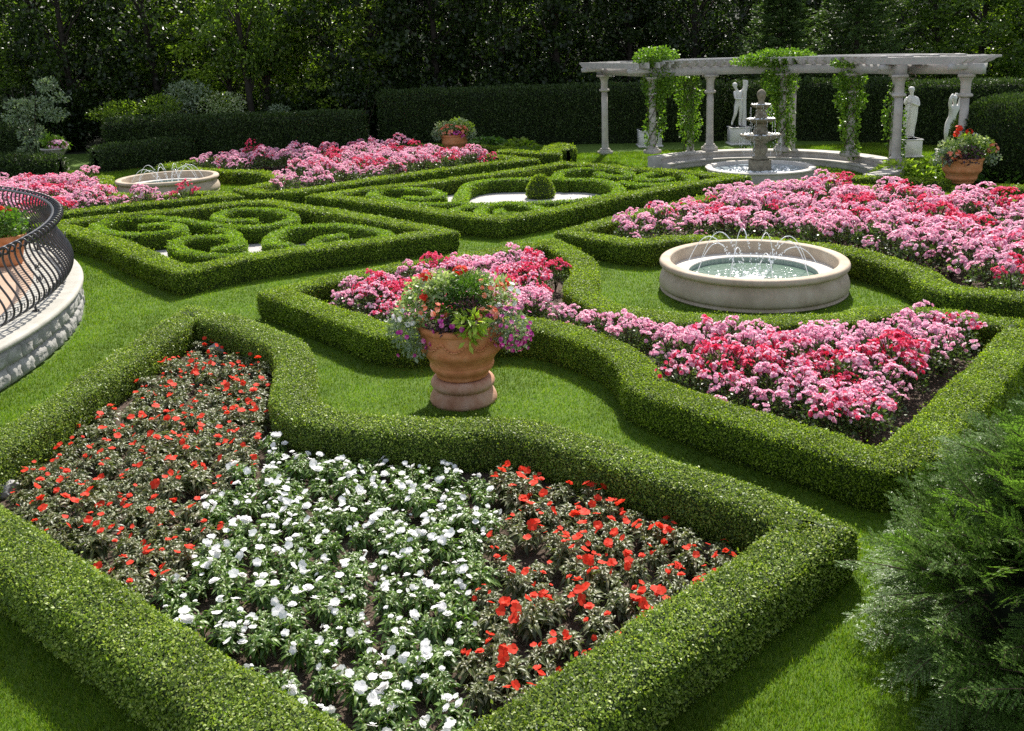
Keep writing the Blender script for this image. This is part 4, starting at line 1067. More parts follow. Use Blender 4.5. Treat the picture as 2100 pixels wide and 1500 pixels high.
# ------------------------------------------------------------------ statues
def skin_figure(name, verts, edges, radii, parent, mat, sub=2):
    me = bpy.data.meshes.new(name); me.from_pydata([tuple(v) for v in verts], edges, [])
    o = link(name, me, mat, parent)
    o.modifiers.new('skin', 'SKIN'); sv = me.skin_vertices[0].data
    for i, r in enumerate(radii):
        sv[i].radius = (r, r) if not isinstance(r, tuple) else r; sv[i].use_root = (i == 0)
    sb = o.modifiers.new('sub', 'SUBSURF'); sb.levels = sub; sb.render_levels = sub
    o.modifiers['skin'].use_smooth_shade = True
    return o
def figure(t, pose, robe=None, hair=True, z0=.72):
    J = pose; names = list(J); verts = [np.array(J[k][:3]) + [0, 0, z0] for k in names]; rad = [J[k][3] for k in names]
    E = [('pelvis', 'waist'), ('waist', 'chest'), ('chest', 'neck0'), ('neck0', 'neck'), ('neck', 'jaw'), ('jaw', 'head'), ('head', 'crown'),
         ('chest', 'shL'), ('shL', 'elL'), ('elL', 'wrL'), ('wrL', 'haL'), ('chest', 'shR'), ('shR', 'elR'), ('elR', 'wrR'), ('wrR', 'haR'),
         ('pelvis', 'hipL'), ('hipL', 'knL'), ('knL', 'anL'), ('anL', 'toL'), ('pelvis', 'hipR'), ('hipR', 'knR'), ('knR', 'anR'), ('anR', 'toR')]
    ed = [(names.index(a), names.index(b)) for a, b in E]
    skin_figure('figure', verts, ed, rad, t, M['marble'])
    hd = np.array(J['head'][:3]) + [0, 0, z0]
    V, Fq = lathe(dense([(.01, .105), (.06, .095), (.095, .05), (.1, 0), (.085, -.04), (.05, -.06)], 3), 16)
    V = V * np.array([.95, 1.08, 1]) + hd + np.array([0, .025, .03]); link('hair', mesh_parts('hair', [(V, Fq, 0)]), M['marble'], t, smooth=True)
    link('nose', mesh_parts('nose', [(*tube([hd + [0, -.075, .02], hd + [0, -.1, -.015], hd + [0, -.085, -.03]], [.008, .014, .008], 6), 0)]), M['marble'], t, smooth=True)
def plinth(t, w, h, dp=None):
    link('plinth', mesh_parts('plinth', [(*box((0, 0, .035), (w + .1, (dp or w) + .1, .07), 0, .01), 0), (*box((0, 0, h / 2 + .03), (w, dp or w, h - .06), 0, .012), 0), (*box((0, 0, h - .02), (w + .05, (dp or w) + .05, .04), 0, .01), 0)]), M['marble'], t)
def robe(t, rings, seed, fold=.12, name='robe'):
    """rings: (cx, cy, z, rx, ry)"""
    g = np.random.default_rng(seed); n = 60; a = np.linspace(0, 2 * math.pi, n, endpoint=False)
    P = np.array(rings, float); zs = np.linspace(0, len(P) - 1, 26); V = []
    ph = g.random(4) * 6.3
    for q in zs:
        r = [np.interp(q, range(len(P)), P[:, k]) for k in range(5)]
        f = 1 + fold * (.5 * np.sin(9 * a + ph[0] + q * .35) + .35 * np.sin(15 * a + ph[1] - q * .2) + .2 * np.sin(5 * a + ph[2] + q * .7))
        V.append(np.c_[r[0] + np.cos(a) * r[3] * f, r[1] + np.sin(a) * r[4] * f, np.full(n, r[2])])
    V = np.concatenate(V); m_ = len(zs); Fq = np.array([[i * n + j, i * n + (j + 1) % n, (i + 1) * n + (j + 1) % n, (i + 1) * n + j] for i in range(m_ - 1) for j in range(n)])
    link(name, mesh_parts(name, [(V, Fq, 0)]), M['marble'], t, smooth=True)
base_pose = dict(pelvis=(0, 0, .86, .125), waist=(.0, -.01, 1.0, .105), chest=(0, 0, 1.2, .13), neck0=(0, 0, 1.36, .075), neck=(0, -.01, 1.44, .052), jaw=(0, -.03, 1.5, .06), head=(0, -.02, 1.57, .085), crown=(0, -.01, 1.65, .06),
    shL=(-.18, 0, 1.34, .062), elL=(-.24, .02, 1.07, .046), wrL=(-.2, -.1, .86, .032), haL=(-.18, -.14, .78, .035), shR=(.18, 0, 1.34, .062), elR=(.24, .02, 1.07, .046), wrR=(.2, -.1, .86, .032), haR=(.18, -.14, .78, .035),
    hipL=(-.09, 0, .82, .105), knL=(-.09, -.03, .46, .065), anL=(-.09, .02, .08, .042), toL=(-.1, -.13, .03, .035), hipR=(.09, 0, .82, .105), knR=(.1, -.02, .46, .065), anR=(.09, .02, .08, .042), toR=(.11, -.13, .03, .035))
# 1: nude turned aside, one arm raised to the head, drapery behind
s1 = at(1519, 298); t = empty('statue', (s1[0], s1[1] + .35, 0), 'white marble statue of a standing nude holding up drapery, left of the tiered fountain', 'statue', 'marble statues behind the pergola')
plinth(t, .72, .70)
P1 = dict(base_pose); P1.update(pelvis=(-.02, 0, .86, .13), waist=(-.03, 0, 1.01, .105), chest=(-.06, 0, 1.2, .135), neck0=(-.09, 0, 1.35, .075), neck=(-.12, -.01, 1.42, .052), jaw=(-.17, -.03, 1.47, .06), head=(-.18, -.01, 1.55, .085), crown=(-.16, 0, 1.62, .06),
    shL=(-.2, -.06, 1.31, .062), elL=(-.2, -.2, 1.07, .046), wrL=(.02, -.24, 1.05, .034), haL=(.1, -.22, 1.08, .035), shR=(.1, .04, 1.33, .062), elR=(.24, .02, 1.5, .048), wrR=(.2, -.02, 1.72, .036), haR=(.12, -.04, 1.76, .036),
    hipL=(-.1, 0, .80, .11), knL=(-.16, -.06, .46, .066), anL=(-.24, .08, .14, .042), toL=(-.28, -.04, .05, .034), hipR=(.06, 0, .82, .11), knR=(.06, -.03, .46, .068), anR=(.03, .02, .08, .044), toR=(.02, -.13, .03, .036))
figure(t, P1)
robe(t, [(.2, .06, .70, .11, .1), (.2, .06, 1.1, .1, .09), (.19, .05, 1.6, .09, .08), (.2, .03, 2.0, .08, .07), (.23, 0, 2.3, .09, .07), (.22, -.02, 2.45, .1, .06), (.14, -.04, 2.5, .04, .03)], 3, name='drapery')
# 2: robed figure with a hand at the chin
s2 = at(1872, 325); t = empty('statue', (s2[0], s2[1] + .35, 0), 'white marble statue of a robed figure with one hand to the chin', 'statue', 'marble statues behind the pergola')
plinth(t, .62, .62)
P2 = dict(base_pose); P2.update(shR=(.19, 0, 1.34, .06), elR=(.2, -.12, 1.08, .05), wrR=(-.02, -.22, 1.16, .036), haR=(-.08, -.22, 1.2, .036), shL=(-.18, 0, 1.34, .06), elL=(-.27, -.12, 1.14, .048), wrL=(-.2, -.2, 1.34, .035), haL=(-.12, -.16, 1.44, .036), jaw=(-.03, -.04, 1.5, .06), head=(-.02, -.03, 1.57, .088))
figure(t, P2, z0=.62)
robe(t, [(.0, 0, .70, .13, .12), (0, 0, .95, .15, .13), (.01, 0, 1.2, .18, .15), (.01, 0, 1.5, .2, .16), (.02, 0, 1.68, .19, .15), (.03, 0, 1.84, .2, .15), (.04, 0, 1.96, .16, .11), (.04, 0, 2.02, .08, .07)], 5, .1)
robe(t, [(-.2, -.08, 1.0, .05, .06), (-.2, -.09, 1.3, .06, .07), (-.18, -.1, 1.6, .07, .08), (-.14, -.1, 1.78, .06, .06)], 6, .15, name='sleeve')
# 3: nude leaning with arms lifted behind the head
s3 = at(1944, 336); t = empty('statue', (s3[0] + .1, s3[1] + .3, 0), 'white marble nude statue with arms lifted to its head, beside the rounded yew', 'statue', 'marble statues behind the pergola')
plinth(t, .5, .42)
P3 = dict(base_pose); P3.update(pelvis=(.04, 0, .86, .125), waist=(.08, 0, 1.02, .1), chest=(.13, 0, 1.22, .128), neck0=(.13, 0, 1.37, .072), neck=(.12, -.02, 1.44, .05), jaw=(.1, -.05, 1.49, .06), head=(.09, -.04, 1.56, .085), crown=(.08, -.02, 1.63, .06),
    shL=(-.03, -.03, 1.36, .06), elL=(-.06, -.1, 1.58, .046), wrL=(.02, -.04, 1.7, .034), haL=(.07, 0, 1.71, .034), shR=(.28, .02, 1.35, .06), elR=(.33, .05, 1.6, .046), wrR=(.2, .03, 1.72, .034), haR=(.13, .02, 1.71, .034),
    hipL=(-.03, 0, .80, .108), knL=(-.15, -.14, .5, .066), anL=(-.04, .02, .12, .042), toL=(-.12, -.1, .04, .035), hipR=(.12, 0, .82, .108), knR=(.12, -.02, .46, .066), anR=(.1, .02, .08, .042), toR=(.09, -.13, .03, .035))
figure(t, P3, z0=.42)
# 4: only its plinth shows behind the vine-clad column
s4 = at(1336, 303); t = empty('statue_plinth', (s4[0], s4[1] + .5, 0), 'pale stone plinth mostly hidden behind the left vine covered column', 'plinth')
plinth(t, .85, .66)

# ------------------------------------------------------------------ yew hedges and yews
YG = 'tall clipped yew hedges at the back'
def yhedge(pts, w, h, label, seed, name='yew_hedge', L=.09, cat='hedge'):
    P = pathify(pts, .25)
    hedge(name, P, w, h, False, 'yew_leaf', label, cat, YG, lmin=.06, lk=.0031, ratio=.3, cover=1.7, rc=.2, amp=.05, up=.7, seed=seed, body='yew_body', fuzz=.14, flat=1.2)
yhedge([(-4.9, 39.2), (0, 38.8), (4, 38.2), (8.4, 37.6)], 1.4, 2.28, 'tall dark yew hedge from the far planter to the pergola', 71)
yhedge([(9.6, 37.4), (13, 36.2), (14.6, 34.6)], 1.4, 2.25, 'tall dark yew hedge behind the pergola fountain', 72)
yhedge([(15.6, 33.6), (17.5, 31.8), (19.5, 29.6)], 1.5, 2.2, 'tall dark yew hedge behind the robed statue', 73)
yhedge([(-16.2, 37.8), (-11, 37.4), (-6.3, 37.2)], 1.3, 1.62, 'long dark yew hedge behind the left round basin', 74)
yhedge([(-25, 37.2), (-19.6, 37)], 1.4, 1.5, 'dark yew hedge at the far left edge behind the small tree', 75)
yhedge([(-20.5, 33.6), (-18.4, 33.4), (-16.9, 33.2)], 1.1, .66, 'low clipped yew hedge at left in front of the white pedestal urn', 76)
yhedge([(-15.1, 33.9), (-14.2, 35.4), (-13.3, 36.7)], 1.2, .82, 'low dark yew hedge slanting toward the left basin', 77)
# clipped round yew at the right
V, Fq = lathe(dense([(.9, 0), (1.3, .2), (1.52, .7), (1.55, 1.2), (1.4, 1.7), (1.0, 2.05), (.5, 2.2), (.01, 2.25)], 3), 40)
V = V + (unit(V) * wob(V, .06, 4)[:, None])
yr = atY(2055, 340, 24.2); V = V + np.array([yr[0] + .38, 24.2, 0])
foliage_blob_surface(V, Fq, 'yew_leaf', 'yew_body', 'clipped_yew', 'large rounded clipped yew at the right edge beside the pergola', 'shrub', None, .06, .003, .3, 1.8, .14, 80, up=.7)

# foreground yew with feathery sprays
def near_yew():
    g = np.random.default_rng(90)
    cx, cy = 4.08, 4.9
    prof = dense([(1.2, 0), (1.5, .2), (1.5, .5), (1.28, .95), (.95, 1.35), (.55, 1.65), (.02, 1.85)], 3)
    V, Fq = lathe(prof, 40); V = V + unit(V - [0, 0, .6]) * wob(V, .09, 4)[:, None]; V = V + [cx, cy, 0]
    t = empty('yew_shrub', (cx, cy, 0), 'big feathery dark green yew shrub in the lower right foreground', 'shrub')
    link('inner_branches', mesh_parts('inner_branches', [((V - [cx, cy, .5]) * .84 + [0, 0, .5], Fq, 0)]), M['yew_body'], t)
    P, N, d = sample_faces(V, Fq, lambda d: np.full_like(d, 105.), g, cull=False)
    vis = (N * unit(CAMP - P)).sum(1) > -.4; P, N = P[vis], N[vis]
    PS, DS, LS, SS, tw = [], [], [], [], []
    up = np.array([0, 0, 1.])
    for p, nn in zip(P, N):
        d0 = unit(nn * .8 + up * g.uniform(.0, .45) + g.normal(size=3) * .3); s0 = unit(np.cross(d0, up + g.normal(size=3) * .25)); b0 = np.cross(s0, d0)
        Lb = g.uniform(.32, .62); start = p - nn * g.uniform(.12, .34)
        T = np.linspace(0, 1, 10); axis = start + np.outer(T * Lb, d0) - np.outer(T ** 2 * Lb * g.uniform(.1, .3), up)
        tw.append((*tube(axis[::3], np.linspace(.007, .002, 4), 4), 1))
        sp = []
        for k_, t_ in enumerate(np.linspace(.18, .98, 9)):
            for sg in (-1, 1):
                o_ = start + d0 * Lb * t_ - up * t_ ** 2 * Lb * .2
                sp.append((o_, unit(d0 * .75 + s0 * sg * g.uniform(.6, .95) + b0 * g.normal() * .14 - up * .05), (.20 * (1.05 - .62 * t_)) * g.uniform(.8, 1.2)))
        sp.append((axis[-3], d0 - up * .2, .13))
        for o_, dd, L_ in sp:
            ns = max(5, int(L_ / .0095)); q = (np.arange(ns) + .5) / ns; side = unit(np.cross(dd, b0)); 
            for sg in (-1, 1):
                PS.append(o_ + np.outer(q * L_, dd) - np.outer(q * q * L_ * .18, up)); DS.append(dd * .6 + side * sg * .85 + g.normal(size=(ns, 3)) * .12); LS.append(.027 * (1 - .5 * q ** 2) * g.uniform(.85, 1.2, ns)); SS.append(np.repeat(b0[None], ns, 0) + g.normal(size=(ns, 3)) * .25)
            e = o_ + dd * L_ - up * L_ * .18
            tw.append((np.array([o_ - side * .0018, o_ + side * .0018, e + side * .001, e - side * .001]), np.array([[0, 1, 2, 3]]), 1))
    PS, DS, LS, SS = map(np.concatenate, (PS, DS, LS, SS)); n = len(PS)
    lv, lf = leaf_arrays(PS - [cx, cy, 0], DS, LS, np.full(n, .0076), .06, .0, side=SS)
    me = mesh_parts('needle_sprays', [(lv, lf, 0)] + [(v - [cx, cy, 0], f, m_) for v, f, m_ in tw])
    link('needle_sprays', me, [M['yew_near'], M['twig']], t)
    print('yew sprays', n)
near_yew()

# ------------------------------------------------------------------ terrace with iron railing
TC = np.array([-14.4, 11.2])
def terrace():
    z0 = .60
    a0, a1 = R(-75), R(110)
    t = empty('terrace_wall', (TC[0], TC[1], 0), 'curved retaining wall of rough pale split stone blocks at the left edge', 'wall')
    # core
    n = 90; A = np.linspace(a0, a1, n)
    V = np.array([[7.90 * math.cos(a), 7.90 * math.sin(a), z] for z in (0, .5) for a in A]); Fq = np.array([[i, i + 1, n + i + 1, n + i] for i in range(n - 1)])
    link('mortar_core', mesh_parts('mortar_core', [(V, Fq, 0)]), M['mortar'], t)
    g = np.random.default_rng(17); parts = []
    for row, (zb, zt) in enumerate(((.0, .235), (.245, .50))):
        a = a0 + g.random() * .02
        while a < a1:
            w_ = g.uniform(.26, .46) / 8.0; ae = a + w_
            nu, nv = 8, 6; V = np.zeros((nu, nv, 3)); cen = g.uniform(.055, .085)
            for i in range(nu):
                for j in range(nv):
                    u, v = i / (nu - 1), j / (nv - 1); ed = min(u, 1 - u, v, 1 - v)
                    r = 7.90 + min(1, ed * 12) * cen + (g.normal() * .010 if ed > 0 else 0)
                    aa = a + (u * .93 + .035) * w_; V[i, j] = [r * math.cos(aa), r * math.sin(aa), zb + (zt - zb) * v + .004]
            idx = np.arange(nu * nv).reshape(nu, nv); f = np.stack([idx[:-1, :-1], idx[1:, :-1], idx[1:, 1:], idx[:-1, 1:]], -1).reshape(-1, 4)
            parts.append((V.reshape(-1, 3), f, 0)); a = ae
    link('stone_blocks', mesh_parts('stone_blocks', parts), M['rock'], t)
    prof = dense([(7.28, .5), (7.88, .5), (7.99, .505), (8.02, .54), (8.01, .58), (7.97, .597), (7.88, .602), (7.28, .602)], 3)
    V = np.array([[r * math.cos(a), r * math.sin(a), z] for a in A for r, z in prof]); m_ = len(prof)
    Fq = np.array([[i * m_ + j, (i + 1) * m_ + j, (i + 1) * m_ + j + 1, i * m_ + j + 1] for i in range(n - 1) for j in range(m_ - 1)])
    link('coping', mesh_parts('coping', [(V, Fq, 0)]), M['coping'], t, smooth=True)
    poly = [(TC[0] + 7.29 * math.cos(a), TC[1] + 7.29 * math.sin(a)) for a in np.linspace(0, 2 * math.pi, 80, endpoint=False)]
    sheet('paving', poly, .59, M['pavers'])
    # railing
    rl = empty('iron_railing', (TC[0], TC[1], 0), 'black wrought iron railing of bellied bars and scrolls on the terrace wall', 'railing')
    RR = 7.72; b0, b1 = R(-16), R(84); S = np.linspace(b0, b1, 140)
    def ring(r, z, rad, name):
        link(name, mesh_parts(name, [(*tube([(r * math.cos(a), r * math.sin(a), z) for a in S], rad, 8), 0)]), M['iron'], rl, smooth=True)
    ring(RR - .02, z0 + 1.06, .022, 'top_rail'); ring(RR + .0, z0 + .10, .016, 'bottom_rail')
    prof = dense([(-.02, .10), (.06, .13), (.155, .20), (.185, .30), (.16, .42), (.10, .54), (.03, .66), (-.03, .80), (-.05, .92), (-.02, 1.03), (.045, 1.09), (.10, 1.09), (.125, 1.05), (.105, 1.01), (.07, 1.01)], 4)
    me = None
    nb = 74
    for k in range(nb):
        a = b0 + (b1 - b0) * (k + .5) / nb
        if me is None:
            V, Fq = tube([(RR + x, 0, z0 + z) for x, z in prof], .0145, 6); me = mesh_parts('baluster', [(V, Fq, 0)]); me.materials.append(M['iron']); me.shade_smooth()
        o = bpy.data.objects.new('baluster', me); col.objects.link(o); o.parent = rl; o.rotation_euler = (0, 0, a)
    # C-scrolls low between the bars, and small ornaments at mid height
    parts = []
    for k in range(nb):
        a = b0 + (b1 - b0) * k / nb
        e = np.array([-math.sin(a), math.cos(a), 0]); r0 = np.array([math.cos(a), math.sin(a), 0])
        P = [r0 * (RR + .15 + .02 * math.sin(q)) + e * .06 * math.cos(q) + np.array([0, 0, z0 + .235 + .075 * math.sin(q)]) for q in np.linspace(0, 5.6, 16)]
        parts.append((*tube(P, .007, 5), 0))
    link('scroll_band', mesh_parts('scroll_band', parts), M['iron'], rl, smooth=True)
    for k in range(5, nb, 13):
        a = b0 + (b1 - b0) * k / nb; e = np.array([-math.sin(a), math.cos(a), 0]); r0 = np.array([math.cos(a), math.sin(a), 0]); parts = []
        for sx in (-1, 1):
            for sz in (-1, 1):
                P = []
                for q in np.linspace(0, 1, 22):
                    th = q * 7.2; rad = .06 * (1 - q * .72)
                    P.append(r0 * (RR + .11) + e * sx * (.065 + rad * math.cos(th + 3.14)) + np.array([0, 0, z0 + .56 + sz * (.10 + rad * math.sin(th + 3.14))]))
                parts.append((*tube(P, .0075, 5), 0))
        link('scroll_ornament', mesh_parts('scroll_ornament', parts), M['iron'], rl, smooth=True)
    for k in range(0, nb, 9):
        a = b0 + (b1 - b0) * k / nb; V, Fq = tube([(RR * math.cos(a), RR * math.sin(a), z0 - .0), (RR * math.cos(a), RR * math.sin(a), z0 + .10)], .018, 8)
        V2, F2 = tube([(RR * math.cos(a), RR * math.sin(a), z0 + .001), (RR * math.cos(a), RR * math.sin(a), z0 + .016)], .05, 10)
        link('foot', mesh_parts('foot', [(V, Fq, 0), (V2, F2, 0)]), M['iron'], rl, smooth=True)
    # geranium pot on the terrace
    gp = np.array([-8.85, 15.5]); gg = np.random.default_rng(14)
    t = empty('geranium_pot', (gp[0], gp[1], .59), 'terracotta pot of orange red geraniums behind the iron railing', 'planter')
    link('pot', mesh_parts('pot', [(*lathe(dense([(.01, 0), (.2, 0), (.24, .15), (.3, .4), (.32, .44), (.33, .52), (.3, .53), (.28, .48), (.01, .47)], 3), 36), 0)]), M['terracotta'], t, smooth=True)
    V, Fq = blob_leaves([((0, 0, .72), (.4, .4, .28), 900)], .07, .9, gg); link('foliage', mesh_np('foliage', V, [Fq]), M['mid_leaf'], t)
    global g_sv
    for q in range(9):
        a = gg.random() * 6.3; r = .36 * math.sqrt(gg.random()); parts = []
        c = np.array([math.cos(a) * r, math.sin(a) * r, .99 - r * .45 + gg.normal() * .03])
        for i in range(22):
            dd = randdir(1, gg)[0]; dd[2] = abs(dd[2]); parts.append((*petal_fan(c + dd * .06, dd, .026, 5, gg, .1), 0))
        link('flower_head', mesh_parts('flower_head', parts), M['salmon'] if q % 3 == 0 else M['red'], t)
terrace()

# boulders in the near bed
def boulder(loc, r, label, seed):
    import bmesh
    bm = bmesh.new(); bmesh.ops.create_icosphere(bm, subdivisions=3, radius=r)
    for v in bm.verts:
        v.co *= 1 + .35 * noise.noise(v.co * (1.6 / r) + Vector((seed, 0, 0))); v.co.z *= .75
    me = bpy.data.meshes.new('boulder'); bm.to_mesh(me); bm.free()
    o = link('boulder', me, M['boulder'], loc=loc); tag(o, label, 'rock')
b = at(422, 735); boulder((b[0] + .12, b[1] + .12, .07), .12, 'grey boulder tucked in the back corner of the foreground hedge', 1)
b = at(8, 1005, .1); boulder((b[0] - .12, b[1] + .1, .06), .16, 'pale boulder at the left end of the foreground bed', 4)

# ------------------------------------------------------------------ trees
def tree_mesh(seed, H, r, base, nclump, nleaf, L, trunk_r=.16, lean=0.):
    g = np.random.default_rng(seed); tr = []
    top = np.array([g.normal() * .3 + lean, g.normal() * .3, H * .92])
    T = [np.array([0, 0, 0.]) + (top) * q + np.array([math.sin(q * 5 + seed), math.cos(q * 4 + seed), 0]) * .10 * q for q in np.linspace(0, 1, 10)]
    tr.append((*tube(T, np.linspace(trunk_r, .03, 10), 8), 0))
    P, D = [], []
    for i in range(nclump):
        q = base / H + (1 - base / H) * (i + g.random()) / nclump; q = min(q, 1.)
        prof = math.sin(math.pi * min(1, max(.05, .12 + .86 * (q * H - base) / max(.1, H - base)))) ** .6
        a = i * 2.4 + g.normal() * .5; rr = r * prof * math.sqrt(g.uniform(.12, 1.))
        st = top * q * .9; c = np.array([st[0] + math.cos(a) * rr, st[1] + math.sin(a) * rr, q * H])
        if i % 3 == 0: tr.append((*tube([top * max(.05, q - .12), (top * q * .9 + c) / 2 + [0, 0, .1], c], [.05, .03, .012], 5), 0))
        rc = g.uniform(.42, .85) * (r / 2.4); n = int(nleaf * g.uniform(.6, 1.4))
        d = randdir(n, g); p = c + d * (g.random(n) ** .4)[:, None] * np.array([rc, rc, rc * .55]); P.append(p); D.append(d * .5 + randdir(n, g) + [0, 0, -.35])
    P, D = np.concatenate(P), np.concatenate(D); n = len(P); Lr = L * g.uniform(.6, 1.3, n)
    lv, lf = leaf_arrays(P, D, Lr, Lr * .62, .2, .12)
    return tr, (lv, lf)
def tree_thing(name, seed, H, r, base, nclump, nleaf, L, mat, label, group, loc=(0, 0, 0), **k):
    tr, lv = tree_mesh(seed, H, r, base, nclump, nleaf, L, **k)
    t = empty(name, loc, label, 'tree', group)
    link('trunk', mesh_parts('trunk', tr), M['bark'], t, smooth=True)
    link('crown', mesh_np('crown', lv[0], [lv[1]]), M[mat], t)
    reg(t); return t
TG = 'trees of the wood behind the garden'
kinds = [('dark broadleaf tree', 'tree_leaf_dark', dict(H=10.5, r=2.9, base=.7, nclump=95, nleaf=125, L=.19)),
         ('mid green broadleaf tree', 'tree_leaf', dict(H=9.5, r=2.7, base=.9, nclump=90, nleaf=125, L=.17)),
         ('tall slim bare trunked tree', 'tree_leaf', dict(H=12, r=2.4, base=3.0, nclump=85, nleaf=110, L=.17)),
         ('bright green maple tree', 'tree_leaf_bright', dict(H=9.5, r=2.6, base=1.2, nclump=90, nleaf=110, L=.18)),
         ('dense dark conifer like tree', 'tree_leaf_dark', dict(H=12, r=2.5, base=.3, nclump=110, nleaf=110, L=.19))]
protos = []
for i, (lab, mt_, kw) in enumerate(kinds):
    for v in range(2):
        protos.append([tree_thing('woodland_tree', 100 + i * 7 + v, mat=mt_, label='x', group=TG, trunk_r=.17, **kw), i, False])
# (pixel x at the base, distance, kind)
spots = [(-140, 44, 0), (-30, 43, 1), (70, 45, 2), (150, 43.5, 0), (240, 46, 1), (330, 44.5, 0), (400, 47, 3), (470, 44, 3), (516, 42.2, 2), (548, 43.2, 2), (620, 45.5, 1), (690, 44, 3), (760, 44, 0), (830, 46.5, 4),
         (900, 44.5, 0), (960, 47, 4), (1030, 45, 0), (1090, 47.5, 1), (1150, 44.6, 0), (1215, 46, 4), (1290, 45, 4), (1360, 47, 0), (1430, 45, 4), (1500, 48, 0), (1680, 48, 4), (1850, 47, 4), (1930, 40.5, 1), (2010, 39.5, 1), (2090, 41, 3), (2180, 40, 0), (2270, 42, 1),
         (20, 50, 4), (190, 51, 0), (350, 52, 4), (520, 51, 0), (680, 52, 0), (850, 53, 4), (1010, 52, 0), (1180, 53, 4), (1340, 52, 0), (1560, 53, 4), (1640, 55, 0), (1780, 53, 0), (1960, 50, 4), (2130, 51, 0), (-120, 52, 0),
         (100, 59, 0), (420, 60, 4), (760, 60, 0), (1100, 61, 4), (1450, 60, 0), (1700, 62, 4), (2050, 60, 0)]
g = np.random.default_rng(44)
words = ['at the far left edge', 'left of the two slim trunks', 'above the far rose bed', 'behind the far planter', 'left of the pergola', 'behind the two spruces', 'at the right edge above the yew']
for px, Yd, k in spots:
    p = atY(px, 200, Yd); cand = [q for q in protos if q[1] == k]; pr = cand[int(g.integers(2))]
    if not pr[2]: o = pr[0]; pr[2] = True
    else: o = copy_tree(pr[0])
    o.location = (p[0], Yd, max(0, (Yd - 62) * .22)); o.rotation_euler = (0, 0, g.random() * 6.3); s = g.uniform(.9, 1.12); o.scale = (s * 1.1, s * 1.1, s * ((.78 if k in (1, 3) else 1.0) if px > 1250 or k in (1, 3) else 1.2 if Yd < 48.5 else .92))
    w_ = words[0 if px < 150 else 1 if px < 500 else 2 if px < 800 else 3 if px < 1060 else 4 if px < 1320 else 5 if px < 1860 else 6]
    row = 'front row' if Yd < 48.5 else 'second row' if Yd < 57 else 'deep'
    lab = f'{kinds[k][0]}, {row}, {w_}' if row != 'deep' else f'{kinds[k][0]} deep in the wood, {w_}'
    o['label'] = lab; o['group'] = 'trees of the wood ' + w_
for pr in protos:
    if not pr[2]:
        for ch in list(pr[0].children): bpy.data.objects.remove(ch)
        bpy.data.objects.remove(pr[0])
# dark undergrowth at the foot of the trees
UG = 'dark undergrowth bushes at the foot of the wood'
g = np.random.default_rng(71); V, Fq = blob_leaves([((0, 0, .9), (1.5, .9, .95), 1300), ((.9, .1, 1.5), (1.0, .8, .9), 700), ((-.8, 0, 1.3), (1.1, .8, 1.0), 700)], .16, .6, g, shell=.4)
ub_ = link('understory_bush', mesh_np('understory_bush', V, [Fq]), M['tree_leaf_dark']); tag(ub_, 'dark leafy bush filling the gap between tree trunks behind the yew hedges', 'bush', UG)
for i, px in enumerate(range(-60, 2200, 105)):
    o = ub_ if i == 0 else ub_.copy()
    if i: col.objects.link(o)
    Yd = 41.8 + g.random() * 2.2; p = atY(px + g.normal() * 25, 200, Yd); o.location = (p[0], Yd, 0); o.rotation_euler = (0, 0, g.choice([0, math.pi]) + g.normal() * .3)
    q = g.uniform(.8, 1.25); o.scale = (q, q, q * g.uniform(.85, 1.3))
# spruces
def spruce(px, Yd, H, r, label, seed):
    g = np.random.default_rng(seed); p = atY(px, 200, Yd); t = empty('spruce_tree', (p[0], Yd, 0), label, 'tree', 'spruces behind the pergola')
    link('trunk', mesh_parts('trunk', [(*tube([(0, 0, 0), (0, 0, H * .5), (0, 0, H)], [.16, .1, .01], 8), 0)]), M['bark'], t, smooth=True)
    PS, DS, LS, tw = [], [], [], []
    z = .5
    while z < H * .98:
        q = 1 - z / H; nb = 9
        for j in range(nb):
            a = j * 2 * math.pi / nb + g.random() * 1.0; Lb = (r * q ** .85 + .12) * g.uniform(.75, 1.15)
            d = np.array([math.cos(a), math.sin(a), 0]); s = np.array([-d[1], d[0], 0])
            T = np.linspace(.12, 1, 16); C3 = np.outer(T * Lb, d) + np.c_[np.zeros(16), np.zeros(16), z - .28 * Lb * T + .34 * Lb * T ** 2.4]
            tw.append((*tube(C3[::3], np.linspace(.018, .004, len(C3[::3])), 4), 1))
            for i in range(16):
                m_ = 9
                off = (g.random(m_) - .5) * 2 * .30 * Lb * (1.08 - T[i]) 
                PS.append(C3[i] + np.outer(off, s) + np.outer(np.abs(off) * .5, d) + np.c_[np.zeros(m_), np.zeros(m_), g.normal(size=m_) * .03 - np.abs(off) * .15]); DS.append(np.outer(np.sign(off) * .6, s) + d * .9 + randdir(m_, g) * .5 + [0, 0, .1]); LS.append(g.uniform(.13, .24, m_))
        z += .27 * (.7 + .5 * q)
    PS, DS, LS = np.concatenate(PS), np.concatenate(DS), np.concatenate(LS)
    lv, lf = leaf_arrays(PS, DS, LS, LS * .3)
    link('crown', mesh_parts('crown', [(lv, lf, 0)] + tw), [M['spruce'], M['twig']], t)
spruce(1597, 39.4, 7.2, 2.9, 'young spruce directly behind the tiered fountain', 1)
spruce(1752, 38.8, 9.6, 3.1, 'taller spruce to the right behind the pergola', 2)

